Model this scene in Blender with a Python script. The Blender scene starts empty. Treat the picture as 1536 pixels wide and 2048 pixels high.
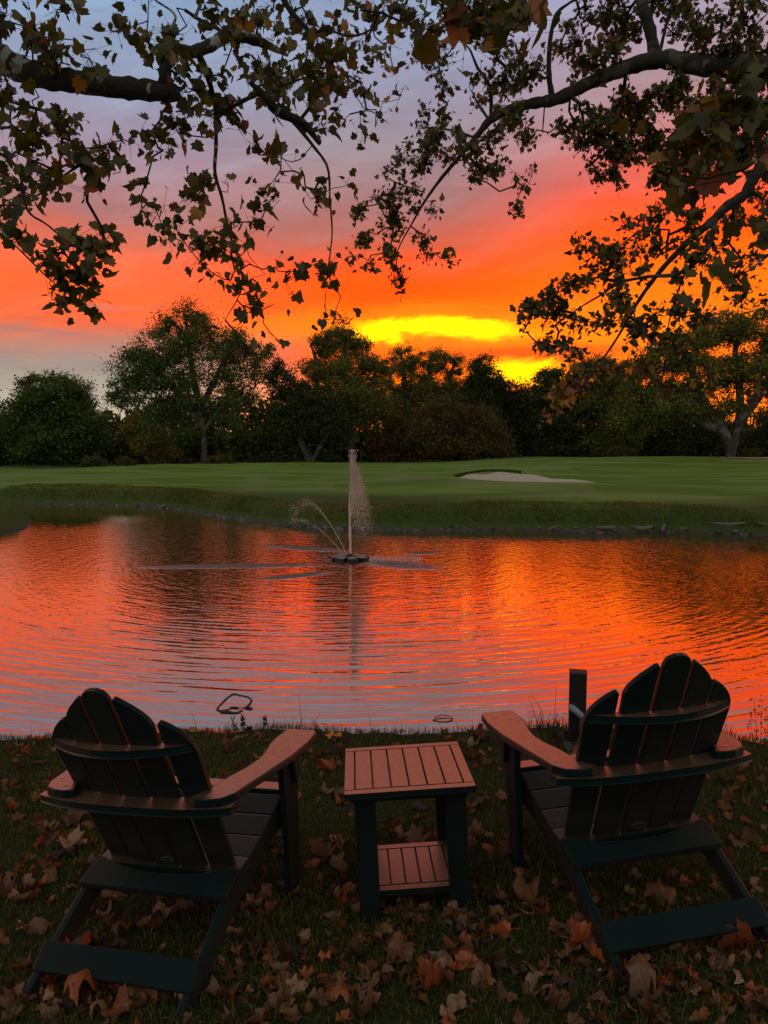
import bpy, bmesh, math, random
import numpy as np
from mathutils import Vector, Matrix, Euler
random.seed(7)
RNG = np.random.default_rng(11)
scene = bpy.context.scene
COL = scene.collection

# ------------------------------------------------------------------ camera
FPX, CX, CY = 1482.6, 768.0, 1024.0          # focal length and centre of the 1536 x 2048 picture
H, PITCH = 1.4641, 0.085
cam_d = bpy.data.cameras.new('camera')
cam_d.sensor_fit = 'VERTICAL'; cam_d.sensor_height = 24.0; cam_d.lens = FPX * 24 / 2048
cam_d.clip_start = 0.05; cam_d.clip_end = 2000
cam = bpy.data.objects.new('camera', cam_d); COL.objects.link(cam)
cam.location = (0, 0, H); cam.rotation_euler = (math.pi / 2 - PITCH, 0, 0)
scene.camera = cam

def s2l(r, g, b):
    f = lambda c: (c / 12.92 if c <= .04045 else ((c + .055) / 1.055) ** 2.4)
    return (f(r / 255), f(g / 255), f(b / 255), 1)

# ------------------------------------------------------------------ node helpers
class NT:
    def __init__(s, tree):
        s.t = tree; s.n = tree.nodes; s.l = tree.links; s.n.clear()
    def node(s, typ, **k):
        n = s.n.new(typ)
        for a, v in k.items(): setattr(n, a, v)
        return n
    def put(s, sock, v):
        if isinstance(v, bpy.types.NodeSocket): s.l.new(v, sock)
        elif v is not None: sock.default_value = v
    def m(s, op, a, b=None, c=None, clamp=False):
        n = s.node('ShaderNodeMath', operation=op, use_clamp=clamp)
        for i, v in enumerate((a, b, c)):
            if v is not None: s.put(n.inputs[i], v)
        return n.outputs[0]
    def vm(s, op, a, b=None):
        n = s.node('ShaderNodeVectorMath', operation=op)
        s.put(n.inputs[0], a)
        if b is not None: s.put(n.inputs[1], b)
        return n.outputs['Value'] if op in ('LENGTH', 'DOT_PRODUCT', 'DISTANCE') else n.outputs[0]
    def sep(s, v):
        n = s.node('ShaderNodeSeparateXYZ'); s.put(n.inputs[0], v); return n.outputs
    def comb(s, x, y, z):
        n = s.node('ShaderNodeCombineXYZ')
        for i, v in enumerate((x, y, z)): s.put(n.inputs[i], v)
        return n.outputs[0]
    def noise(s, v, scale, detail=3, rough=.5, dist=0.0):
        n = s.node('ShaderNodeTexNoise'); s.put(n.inputs['Vector'], v)
        n.inputs['Scale'].default_value = scale; n.inputs['Detail'].default_value = detail
        n.inputs['Roughness'].default_value = rough; n.inputs['Distortion'].default_value = dist
        return n.outputs['Fac']
    def ramp(s, f, stops, interp='LINEAR'):
        n = s.node('ShaderNodeValToRGB'); s.put(n.inputs[0], f)
        cr = n.color_ramp; cr.interpolation = interp
        while len(cr.elements) < len(stops): cr.elements.new(.5)
        for e, (p, c) in zip(cr.elements, stops): e.position = p; e.color = c
        return n.outputs[0]
    def mix(s, f, a, b, blend='MIX'):
        n = s.node('ShaderNodeMix', data_type='RGBA', blend_type=blend)
        s.put(n.inputs[0], f); s.put(n.inputs[6], a); s.put(n.inputs[7], b)
        return n.outputs[2]
    def mr(s, v, a, b, c=0.0, d=1.0, smooth=True):
        n = s.node('ShaderNodeMapRange', interpolation_type='SMOOTHSTEP' if smooth else 'LINEAR')
        s.put(n.inputs[0], v)
        for i, x in enumerate((a, b, c, d)): n.inputs[i + 1].default_value = x
        return n.outputs[0]

# ------------------------------------------------------------------ world: dusk sky with lit clouds
world = bpy.data.worlds.new('World'); scene.world = world; world.use_nodes = True
w = NT(world.node_tree)
D = w.node('ShaderNodeTexCoord').outputs['Generated']
D = w.vm('NORMALIZE', D)
dx, dy, dz = w.sep(D)
az = w.m('ARCTAN2', dx, dy)
hyp = w.m('SQRT', w.m('ADD', w.m('MULTIPLY', dx, dx), w.m('MULTIPLY', dy, dy)))
el = w.m('DIVIDE', dz, w.m('MAXIMUM', hyp, .02))
cl = w.comb(w.m('MULTIPLY', az, 1.0), w.m('MULTIPLY', el, 3.2), 0.0)          # clouds drawn out along the horizon
n1 = w.noise(cl, 2.2, 4, .55, .4)
n2 = w.noise(w.vm('ADD', cl, (7.3, 2.1, 0)), 6.5, 5, .6, .6)
n3 = w.noise(w.comb(w.m('MULTIPLY', az, 1.0), w.m('MULTIPLY', el, 7.0), 3.0), 4.0, 5, .6, .8)
tilted = w.comb(w.m('MULTIPLY', az, 1.0), w.m('SUBTRACT', w.m('MULTIPLY', el, 3.4), w.m('MULTIPLY', az, .9)), 5.0)   # streaks climb to the right
n4 = w.noise(tilted, 5.0, 6, .62, .9); n5 = w.noise(w.vm('ADD', tilted, (3.1, 1.7, 0)), 15.0, 5, .6, .7)
warp = w.m('ADD', w.m('MULTIPLY', w.m('SUBTRACT', n1, .5), .09), w.m('MULTIPLY', w.m('SUBTRACT', n2, .5), .035))
warp = w.m('ADD', warp, w.m('MULTIPLY', w.m('SUBTRACT', n4, .5), .055)); warp = w.m('ADD', warp, w.m('MULTIPLY', w.m('SUBTRACT', n5, .5), .012))
v = w.m('ADD', w.m('ADD', el, warp), w.m('MULTIPLY', az, 0.0))
vv = w.m('DIVIDE', v, .9, clamp=True)
def prof(stops, boost=1.0):
    out = []
    for e, c, k in stops:
        r, g, b, _ = s2l(*c); out.append((e / .9, (r * (1 + (k - 1) * 1.1), g * k if k < 1.01 else g, b, 1)))
    return sorted(out, key=lambda t: t[0])
left = prof([(0, (215, 185, 150), 1), (.07, (190, 180, 160), 1), (.108, (165, 145, 138), 1), (.137, (196, 132, 112), 1), (.158, (238, 110, 70), 1.1),
             (.19, (252, 112, 55), 1.3), (.222, (252, 114, 72), 1.2), (.252, (226, 114, 88), 1), (.285, (186, 124, 120), 1), (.387, (162, 148, 168), 1),
             (.46, (152, 162, 188), 1), (.57, (138, 166, 200), 1), (.70, (104, 108, 124), .9), (.9, (70, 74, 88), .8)])
mid = prof([(0, (255, 150, 0), 1.5), (.1, (250, 120, 10), 1.5), (.125, (235, 90, 28), 1.3), (.17, (255, 100, 8), 1.7), (.22, (255, 92, 4), 1.7),
            (.238, (252, 90, 32), 1.4), (.26, (228, 100, 68), 1), (.282, (198, 112, 98), 1), (.318, (176, 124, 124), 1), (.40, (162, 146, 156), 1),
            (.47, (156, 154, 178), 1), (.57, (150, 166, 196), 1), (.70, (108, 108, 122), .9), (.9, (72, 74, 88), .8)])
right = prof([(0, (255, 150, 20), 1.5), (.1, (255, 125, 20), 1.4), (.15, (255, 138, 12), 1.4), (.2, (255, 124, 12), 1.4), (.26, (255, 98, 10), 1.5),
              (.30, (250, 94, 50), 1.3), (.335, (230, 106, 86), 1.1), (.38, (208, 122, 120), 1), (.43, (184, 146, 152), 1), (.50, (174, 152, 168), 1), (.57, (168, 158, 188), 1), (.70, (112, 106, 118), .9), (.9, (72, 74, 86), .8)])
cL, cM, cR = (w.ramp(vv, p) for p in (left, mid, right))
azw = w.m('ADD', az, w.m('MULTIPLY', w.m('SUBTRACT', n1, .5), .25))
col = w.mix(w.mr(azw, -.34, -.02), cL, cM)
col = w.mix(w.mr(azw, .05, .32), col, cR)
# soft brightness streaks and cooler cloud shelves low on the left
col = w.mix(1.0, col, w.ramp(n3, [(0, (.80, .80, .80, 1)), (.5, (1, 1, 1, 1)), (1, (1.16, 1.16, 1.16, 1))]), 'MULTIPLY')
col = w.mix(1.0, col, w.ramp(n4, [(.25, (.88, .90, .93, 1)), (.5, (1, 1, 1, 1)), (.75, (1.12, 1.22, 1.16, 1))]), 'MULTIPLY')
shelf = w.m('MULTIPLY', w.mr(n3, .50, .64), w.m('MULTIPLY', w.mr(el, .12, .145), w.mr(el, .175, .20, 1, 0)))
shelf = w.m('MULTIPLY', shelf, w.mr(az, -.36, -.28, .85, 0))
col = w.mix(shelf, col, s2l(168, 126, 118))
# bright openings near the set sun
def blob(caz, cel, raz, rel, k):
    a = w.m('DIVIDE', w.m('SUBTRACT', w.m('ADD', az, w.m('MULTIPLY', w.m('SUBTRACT', n2, .5), .10)), caz), raz)
    b = w.m('DIVIDE', w.m('SUBTRACT', w.m('ADD', el, w.m('MULTIPLY', w.m('SUBTRACT', n2, .5), k)), cel), rel)
    r = w.m('SQRT', w.m('ADD', w.m('MULTIPLY', a, a), w.m('MULTIPLY', b, b)))
    return r
g1 = blob(.066, .155, .112, .0130, .060)
g2 = blob(.180, .099, .062, .0165, .045)
halo = w.mr(g1, .8, 3.6, 1, 0)
col = w.mix(w.m('MULTIPLY', halo, .75), col, (1.9, .34, .004, 1))
shade = blob(.21, .124, .10, .011, .03)
col = w.mix(w.mr(shade, .5, 1.5, .75, 0), col, s2l(228, 84, 22))
col = w.mix(w.mr(w.m('ADD', g1, w.m('MULTIPLY', w.m('SUBTRACT', n5, .5), .9)), .45, 1.5, 1, 0), col, (3.4, 1.35, .0, 1))
col = w.mix(w.mr(w.m('ADD', g2, w.m('MULTIPLY', w.m('SUBTRACT', n5, .5), .8)), .45, 1.4, 1, 0), col, (3.2, 1.15, .0, 1))
# away from the sunset a dusk sky, brightened out of view as added fill
dusk = w.ramp(w.m('DIVIDE', w.m('MAXIMUM', el, 0.0), 2.0, clamp=True),
              [(0, (.50, .42, .36, 1)), (.2, (.60, .60, .58, 1)), (1, (.48, .50, .52, 1))])
away = w.mr(w.m('ABSOLUTE', az), .75, 1.7)
col = w.mix(away, col, dusk)
col = w.mix(w.mr(el, 1.6, 3.5), col, (.26, .27, .32, 1))
col = w.mix(w.mr(el, -.02, -.001, 1, 0), col, (.02, .02, .02, 1))
skyt = w.node('ShaderNodeTexSky', sky_type='NISHITA'); skyt.sun_disc = False
SUN_EL, SUN_AZ = math.radians(2.0), math.radians(9)
skyt.sun_elevation = SUN_EL; skyt.sun_rotation = SUN_AZ
col = w.mix(.002, col, skyt.outputs[0], 'ADD')
bg = w.node('ShaderNodeBackground'); w.put(bg.inputs[0], col); bg.inputs[1].default_value = 1.0
w.l.new(bg.outputs[0], w.node('ShaderNodeOutputWorld').inputs[0])

sun_d = bpy.data.lights.new('sun', 'SUN'); sun_d.energy = .5; sun_d.angle = math.radians(6); sun_d.color = (1, .5, .22)
sun = bpy.data.objects.new('sun', sun_d); COL.objects.link(sun)
sd = Vector((math.sin(SUN_AZ) * math.cos(SUN_EL), math.cos(SUN_AZ) * math.cos(SUN_EL), math.sin(SUN_EL)))
sun.rotation_euler = sd.to_track_quat('Z', 'Y').to_euler()

vs = scene.view_settings
scene.display_settings.display_device = 'sRGB'
vs.view_transform = 'Standard'; vs.look = 'None'; vs.exposure = 0.0; vs.gamma = 1.0
scene.cycles.max_bounces = 6; scene.cycles.transparent_max_bounces = 8
scene.cycles.use_denoising = True

# ------------------------------------------------------------------ geometry helpers
def ray(px, py):
    a, b = (px - CX) / FPX, (CY - py) / FPX
    c, s = math.cos(PITCH), math.sin(PITCH)
    return np.array([a, c + b * s, -s + b * c])
def at(px, py, Y):                              # the point Y metres ahead seen at that pixel
    d = ray(px, py); return np.array([0, 0, H]) + d * (Y / d[1])
def onz(px, py, z):
    d = ray(px, py); return np.array([0, 0, H]) + d * ((z - H) / d[2])
# lawn frame: the lawn by the chairs slopes gently towards the pond; M takes lawn coordinates to the world
def _basis(p, r):
    R = np.array([1, 0, 0.]); U = np.array([0, math.sin(p), math.cos(p)]); F = np.array([0, math.cos(p), -math.sin(p)])
    return np.array([R * math.cos(r) + U * math.sin(r), -R * math.sin(r) + U * math.cos(r), F]).T
MR = _basis(PITCH, 0) @ _basis(.0254, -.0519).T
CC = np.array([0, 0, H])
NRM = MR @ np.array([0, 0, 1.0])
def lawn(p): return MR @ (np.array(p, float) - CC) + CC
P0 = lawn((0, 0, 0))
def plane_z(x, y): return P0[2] - (NRM[0] * (x - P0[0]) + NRM[1] * (y - P0[1])) / NRM[2]
M4 = Matrix(MR.tolist()).to_4x4()
M4 = Matrix.Translation(Vector(CC)) @ M4 @ Matrix.Translation(-Vector(CC))
def onlawn(px, py):
    d = ray(px, py); n = NRM; t = np.dot(n, P0 - CC) / np.dot(n, d); return CC + d * t

def tag(o, label=None, cat=None, group=None, kind=None):
    if label: o['label'] = label
    if cat: o['category'] = cat
    if group: o['group'] = group
    if kind: o['kind'] = kind
    return o
def empty(name, loc=(0, 0, 0), rz=0, mat=None):
    o = bpy.data.objects.new(name, None); COL.objects.link(o); o.empty_display_size = .2
    if mat is not None:
        l, q, s = mat.decompose(); o.location = l; o.rotation_euler = q.to_euler()
    else:
        o.location = loc; o.rotation_euler = (0, 0, rz)
    return o
def link(name, me, mat, parent=None, smooth=False):
    o = bpy.data.objects.new(name, me); COL.objects.link(o)
    if mat: me.materials.append(mat)
    if parent: o.parent = parent
    if smooth: me.polygons.foreach_set('use_smooth', [True] * len(me.polygons))
    return o
def fmesh(name, V, F, mat, parent=None, col=None, smooth=False, off=(0, 0, 0)):
    """V (n,3); F one (m,k) array or a list of such"""
    V = np.asarray(V, np.float32) - np.asarray(off, np.float32)
    Fs = F if isinstance(F, list) else [F]
    Fs = [np.asarray(f, np.int32) for f in Fs if len(f)]
    me = bpy.data.meshes.new(name)
    me.vertices.add(len(V)); me.vertices.foreach_set('co', V.ravel())
    li = np.concatenate([f.ravel() for f in Fs])
    tot = np.concatenate([np.full(len(f), f.shape[1], np.int32) for f in Fs])
    st = np.concatenate([[0], np.cumsum(tot)[:-1]]).astype(np.int32)
    me.loops.add(len(li)); me.loops.foreach_set('vertex_index', li)
    me.polygons.add(len(tot)); me.polygons.foreach_set('loop_start', st)
    me.polygons.foreach_set('loop_total', tot)
    me.update(calc_edges=True); me.validate()
    if col is not None:
        c = np.ones((len(V), 4), np.float32); c[:, :3] = col
        a = me.color_attributes.new('Tint', 'FLOAT_COLOR', 'POINT'); a.data.foreach_set('color', c.ravel())
    return link(name, me, mat, parent, smooth)

def tube(pts, rad, k=8, cap=True, seed=0, lump=0.0):
    P = np.asarray(pts, float); n = len(P); rad = np.broadcast_to(np.asarray(rad, float), (n,))
    T = np.gradient(P, axis=0); T /= np.linalg.norm(T, axis=1)[:, None] + 1e-9
    up = np.array([.13, .2, 1.0]) if abs(T[:, 2]).mean() < .8 else np.array([1.0, .1, 0])
    V = []; g = np.random.default_rng(seed)
    u = np.cross(T[0], up)
    for i in range(n):
        u = u - T[i] * np.dot(u, T[i]); u /= np.linalg.norm(u) + 1e-9
        v_ = np.cross(T[i], u)
        a = np.arange(k) * 2 * math.pi / k
        rr = rad[i] * (1 + lump * g.normal(size=k))
        V.append(P[i] + rr[:, None] * (np.cos(a)[:, None] * u + np.sin(a)[:, None] * v_))
    V = np.concatenate(V); i = np.arange(n - 1)[:, None] * k; j = np.arange(k)[None, :]; j2 = (j + 1) % k
    F = np.stack([i + j, i + j2, i + k + j2, i + k + j], -1).reshape(-1, 4)
    if cap:
        V = np.vstack([V, P[0], P[-1]])
        a = np.arange(k); b = (a + 1) % k; m_ = n * k
        F2 = np.vstack([np.stack([b, a, np.full(k, m_)], -1), np.stack([a + m_ - k, b + m_ - k, np.full(k, m_ + 1)], -1)])
        return V, F, F2
    return V, F, np.zeros((0, 3), int)
class Acc:
    def __init__(s): s.V = []; s.F = {}; s.n = 0; s.C = []
    def add(s, V, *Fs, col=None):
        for F in Fs:
            F = np.asarray(F)
            if len(F): s.F.setdefault(F.shape[1], []).append(F + s.n)
        s.V.append(np.asarray(V, float)); s.n += len(V)
        if col is not None: s.C.append(np.broadcast_to(np.asarray(col, float), (len(V), 3)))
    def build(s, name, mat, parent=None, smooth=False, off=(0, 0, 0)):
        return fmesh(name, np.concatenate(s.V), [np.concatenate(f) for f in s.F.values()], mat, parent,
                     np.concatenate(s.C) if s.C else None, smooth, off)
def smoothpath(pts, n=6):
    """Catmull-Rom through the points"""
    P = np.asarray(pts, float)
    Q = np.vstack([2 * P[0] - P[1], P, 2 * P[-1] - P[-2]]); out = []
    for i in range(1, len(Q) - 2):
        for t in np.arange(n) / n:
            a, b, c, d = Q[i - 1], Q[i], Q[i + 1], Q[i + 2]
            out.append(.5 * (2 * b + (c - a) * t + (2 * a - 5 * b + 4 * c - d) * t * t + (3 * b - a - 3 * c + d) * t ** 3))
    out.append(P[-1]); return np.array(out)
def segs(A, B, ra, rb, k=4):
    """many separate thin frustums at once"""
    A, B = np.asarray(A), np.asarray(B); n = len(A)
    T = B - A; T /= np.linalg.norm(T, axis=1)[:, None] + 1e-9
    ref = np.where(np.abs(T[:, 2:3]) > .9, np.array([[1, 0, 0.]]), np.array([[0, 0, 1.]]))
    u = np.cross(T, ref); u /= np.linalg.norm(u, axis=1)[:, None] + 1e-9; w_ = np.cross(T, u)
    a = np.arange(k) * 2 * math.pi / k
    ring = np.cos(a)[None, :, None] * u[:, None] + np.sin(a)[None, :, None] * w_[:, None]
    V = np.concatenate([A[:, None] + ring * np.asarray(ra)[:, None, None], B[:, None] + ring * np.asarray(rb)[:, None, None]], 1)
    j = np.arange(k); j2 = (j + 1) % k
    F = np.stack([j, j2, j2 + k, j + k], -1)[None] + (np.arange(n) * 2 * k)[:, None, None]
    return V.reshape(-1, 3), F.reshape(-1, 4)

LEAF = [(0, 0), (.14, -.10), (.38, -.13), (.40, .04), (.56, .14), (.46, .30), (.46, .50), (.28, .54), (.19, .70), (0, .92)]
LEAF_OUT = np.array(LEAF + [(-x, y) for x, y in LEAF[-2:0:-1]])
LEAF_S = [(0, -.02), (.34, -.10), (.38, .08), (.52, .30), (.30, .48), (0, .92)]
LEAF_SMALL = np.array(LEAF_S + [(-x, y) for x, y in LEAF_S[-2:0:-1]])
QUAD = np.array([(0, 0), (.36, .45), (0, 1.0), (-.36, .5)])
def leaves(P, size, outline, g, droop=.5, fold=.25, cup=.2, nbias=(0, 0, .6), flat=True):
    n = len(P); k = len(outline)
    t = g.normal(size=(n, 3)); t[:, 2] -= droop * 1.6; t /= np.linalg.norm(t, axis=1)[:, None]
    nn = g.normal(size=(n, 3)) + np.array(nbias); nn -= t * (nn * t).sum(1)[:, None]; nn /= np.linalg.norm(nn, axis=1)[:, None] + 1e-9
    s = np.cross(t, nn)
    ox, oy = outline[:, 0], outline[:, 1]
    jit = 1 + g.normal(size=(n, k)) * .10
    wx = g.uniform(.75, 1.15, size=(n, 1))
    X = ox[None] * wx * jit; Y = oy[None] * jit
    f = fold * g.uniform(-.3, 1.6, size=(n, 1)); c = cup * g.normal(size=(n, 1))
    Z = np.abs(X) * f + c * Y * Y
    if k <= 4:
        V = P[:, None] + size[:, None, None] * (X[..., None] * s[:, None] + Y[..., None] * t[:, None] + Z[..., None] * nn[:, None])
        F = (np.arange(n) * k)[:, None] + np.arange(k)[None]
        return V.reshape(-1, 3), F
    X = np.hstack([X, np.zeros((n, 1))]); Y = np.hstack([Y, np.full((n, 1), .33)]); Z = np.hstack([Z, np.zeros((n, 1)) + c * .1])
    V = P[:, None] + size[:, None, None] * (X[..., None] * s[:, None] + Y[..., None] * t[:, None] + Z[..., None] * nn[:, None])
    j = np.arange(k)
    F = np.stack([j, (j + 1) % k, np.full(k, k)], -1)[None] + (np.arange(n) * (k + 1))[:, None, None]
    return V.reshape(-1, 3), F.reshape(-1, 3)

# ------------------------------------------------------------------ materials
def mat(name):
    m = bpy.data.materials.new(name); m.use_nodes = True
    t = NT(m.node_tree); out = t.node('ShaderNodeOutputMaterial'); return m, t, out
def principled(name, base, rough=.6, spec=.5, bump=None, ior=1.5, metal=0.0, var=None, coat=0.0):
    m, t, out = mat(name)
    p = t.node('ShaderNodeBsdfPrincipled')
    p.inputs['Roughness'].default_value = rough; p.inputs['IOR'].default_value = ior
    p.inputs['Specular IOR Level'].default_value = spec; p.inputs['Metallic'].default_value = metal
    p.inputs['Coat Weight'].default_value = coat
    tc = t.node('ShaderNodeTexCoord').outputs['Object']
    c = base
    if var:
        sc, amt = var
        n = t.noise(tc, sc, 4, .6)
        c = t.mix(n, tuple(x * (1 - amt) for x in base[:3]) + (1,), tuple(x * (1 + amt) for x in base[:3]) + (1,))
    t.put(p.inputs['Base Color'], c)
    if bump:
        sc, dist = bump
        b = t.node('ShaderNodeBump'); b.inputs['Distance'].default_value = dist
        t.put(b.inputs['Height'], t.noise(tc, sc, 4, .6)); t.l.new(b.outputs[0], p.inputs['Normal'])
    t.l.new(p.outputs[0], out.inputs[0]); return m
def leafmat(name, trans=.4, rough=.5, gloss=.08, sat=1.0):
    m, t, out = mat(name)
    a = t.node('ShaderNodeAttribute', attribute_name='Tint').outputs['Color']
    d = t.node('ShaderNodeBsdfDiffuse'); t.put(d.inputs[0], a)
    tr = t.node('ShaderNodeBsdfTranslucent'); t.put(tr.inputs[0], t.mix(1.0, a, (1.25, 1.1, .6, 1), 'MULTIPLY'))
    mx = t.node('ShaderNodeMixShader'); mx.inputs[0].default_value = trans
    t.l.new(d.outputs[0], mx.inputs[1]); t.l.new(tr.outputs[0], mx.inputs[2])
    g = t.node('ShaderNodeBsdfGlossy'); g.inputs['Roughness'].default_value = rough; g.inputs[0].default_value = (1, 1, 1, 1)
    m2 = t.node('ShaderNodeMixShader'); m2.inputs[0].default_value = gloss * .4
    t.l.new(mx.outputs[0], m2.inputs[1]); t.l.new(g.outputs[0], m2.inputs[2])
    t.l.new(m2.outputs[0], out.inputs[0]); return m
M_LEAF = leafmat('foliage', .38)
M_FARLEAF = leafmat('far_foliage', .25, gloss=.03)
M_GRASS = leafmat('grass_blades', .25, gloss=.02)

def plastic(name, base, rough):
    m, t, out = mat(name)
    tc = t.node('ShaderNodeTexCoord').outputs['Object']
    n = t.noise(tc, 60, 5, .65); n2_ = t.noise(tc, 9, 3, .6)
    c = t.mix(n2_, tuple(x * .75 for x in base[:3]) + (1,), tuple(x * 1.3 for x in base[:3]) + (1,))
    df_ = t.node('ShaderNodeBsdfDiffuse'); t.put(df_.inputs[0], c)
    gl_ = t.node('ShaderNodeBsdfGlossy'); gl_.inputs[0].default_value = (1, .60, .38, 1)  # sunset orange put into the gloss colour
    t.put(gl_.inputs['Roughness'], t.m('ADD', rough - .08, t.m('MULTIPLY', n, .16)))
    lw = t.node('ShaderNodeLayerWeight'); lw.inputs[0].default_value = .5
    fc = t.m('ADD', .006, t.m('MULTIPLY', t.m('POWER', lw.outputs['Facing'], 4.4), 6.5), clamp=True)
    # painted sheen: level upper faces get the sunset's orange gloss, upright ones stay dark
    top_sheen = t.mr(t.sep(t.node('ShaderNodeTexCoord').outputs['Normal'])[2], .968, .988)
    fc = t.m('MULTIPLY', t.m('MINIMUM', fc, t.m('ADD', .14, t.m('MULTIPLY', top_sheen, .50))), t.m('ADD', .72, t.m('MULTIPLY', n, .56)), clamp=True)
    p = t.node('ShaderNodeMixShader'); t.put(p.inputs[0], fc); t.l.new(df_.outputs[0], p.inputs[1]); t.l.new(gl_.outputs[0], p.inputs[2])
    b = t.node('ShaderNodeBump'); b.inputs['Distance'].default_value = .0006; b.inputs['Strength'].default_value = .8
    t.put(b.inputs['Height'], t.noise(tc, 260, 3, .7)); t.l.new(b.outputs[0], gl_.inputs['Normal'])
    t.l.new(p.outputs[0], out.inputs[0]); return m
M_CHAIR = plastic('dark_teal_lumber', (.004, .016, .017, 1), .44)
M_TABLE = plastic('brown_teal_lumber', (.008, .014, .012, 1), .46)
M_SCREW = principled('steel_screw', (.55, .52, .50, 1), .3, metal=1.0)
M_DARKSCREW = principled('dark_screw', (.01, .01, .01, 1), .4)
M_BADGE = principled('badge_metal', (.16, .16, .16, 1), .45, metal=.6)
M_BADGE_DARK = principled('badge_dark', (.02, .02, .02, 1), .5)

def barkmat(name, dark, pale, amt=.55, scale=3.0):
    m, t, out = mat(name)
    p = t.node('ShaderNodeBsdfPrincipled'); p.inputs['Roughness'].default_value = .85; p.inputs['Specular IOR Level'].default_value = .2
    tc = t.node('ShaderNodeTexCoord').outputs['Object']
    n = t.noise(tc, scale, 5, .6, .8)
    f = t.mr(n, amt, amt + .05)
    n2_ = t.noise(tc, scale * 9, 4, .6)
    c = t.mix(f, dark, pale); c = t.mix(n2_, t.mix(1, c, (.6, .6, .6, 1), 'MULTIPLY'), t.mix(1, c, (1.3, 1.3, 1.3, 1), 'MULTIPLY'))
    t.put(p.inputs['Base Color'], c)
    b = t.node('ShaderNodeBump'); b.inputs['Distance'].default_value = .012; t.put(b.inputs['Height'], n2_)
    t.l.new(b.outputs[0], p.inputs['Normal']); t.l.new(p.outputs[0], out.inputs[0]); return m
M_SYC = barkmat('sycamore_bark', (.035, .030, .022, 1), (.34, .34, .28, 1), .55, 3.6)
M_SYC2 = barkmat('sycamore_limb_bark', (.030, .028, .020, 1), (.085, .085, .062, 1), .55, 2.0)
M_BARK = barkmat('tree_bark', (.07, .06, .05, 1), (.16, .145, .12, 1), .5, 1.2)
M_TWIG = principled('twig_bark', (.022, .018, .014, 1), .85, .2)

# ------------------------------------------------------------------ terrain
WATER_Z = -.42
near = [onlawn(x, y)[:2] for x, y in [(0, 1462), (150, 1462), (300, 1457), (450, 1453), (640, 1448), (800, 1449), (950, 1447), (1100, 1442), (1300, 1444), (1470, 1460), (1536, 1468)]]
far = [onz(x, y, WATER_Z)[:2] for x, y in [(1536, 1072), (1420, 1068), (1300, 1064), (1200, 1066), (1080, 1062), (960, 1061), (840, 1062), (740, 1060), (650, 1058), (590, 1054), (520, 1046), (450, 1036), (400, 1028), (350, 1019), (300, 1014), (220, 1011), (100, 1009), (0, 1008)]]
penin = [onz(x, y, WATER_Z)[:2] for x, y in [(0, 1022), (45, 1034), (66, 1046), (50, 1053), (0, 1063)]]
POND = near + [np.array(p) for p in [(3.6, 4.75), (5.4, 5.9), (7.4, 8.3), (9.0, 12.0), (9.8, 14.6)]] + far + \
    [np.array(p) for p in [(-20, 26.5), (-34, 27), (-34, 24.5), (-20, 22.5)]] + penin + \
    [np.array(p) for p in [(-14, 15.5), (-30, 12), (-34, 7), (-14, 5.0), (-6, 4.2)]]
POND = np.array(POND)
def sdist(x, y, poly=None):
    poly = POND if poly is None else poly
    P = np.stack([x, y], -1); best = np.full(x.shape, 1e9); inside = np.zeros(x.shape, bool)
    for i in range(len(poly)):
        a, b = poly[i - 1], poly[i]; ab = b - a; L = ab @ ab + 1e-12
        t = np.clip(((P - a) @ ab) / L, 0, 1); d = np.linalg.norm(P - a - t[..., None] * ab, axis=-1); best = np.minimum(best, d)
        cond = (a[1] > y) != (b[1] > y)
        with np.errstate(divide='ignore', invalid='ignore'):
            xi = (b[0] - a[0]) * (y - a[1]) / (b[1] - a[1] + 1e-12) + a[0]
        inside ^= cond & (x < xi)
    return np.where(inside, -best, best)
def sst(a, b, t): t = np.clip((t - a) / (b - a), 0, 1); return t * t * (3 - 2 * t)
def wob(x, y, s, k):
    return (np.sin(x * s + k) * np.cos(y * s * 1.3 + 2 * k) + .5 * np.sin(x * s * 2.1 - y * s * 1.7 + 3 * k) + .25 * np.sin(x * s * 4.3 + y * s * 3.9 + 5 * k)) / 1.75
BUNK_C = (5.8, 29.6)
def bunker_r(x, y):
    u, v_ = (x - BUNK_C[0]), (y - BUNK_C[1]); v_ = v_ + .18 * u * 1.0
    a = np.arctan2(v_ / 2.6, u / 2.9)
    return np.hypot(u / 2.9, v_ / 2.9) / (1 + .10 * np.sin(2 * a + .5) + .07 * np.sin(3 * a + 1) + .04 * np.sin(5 * a))
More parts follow.
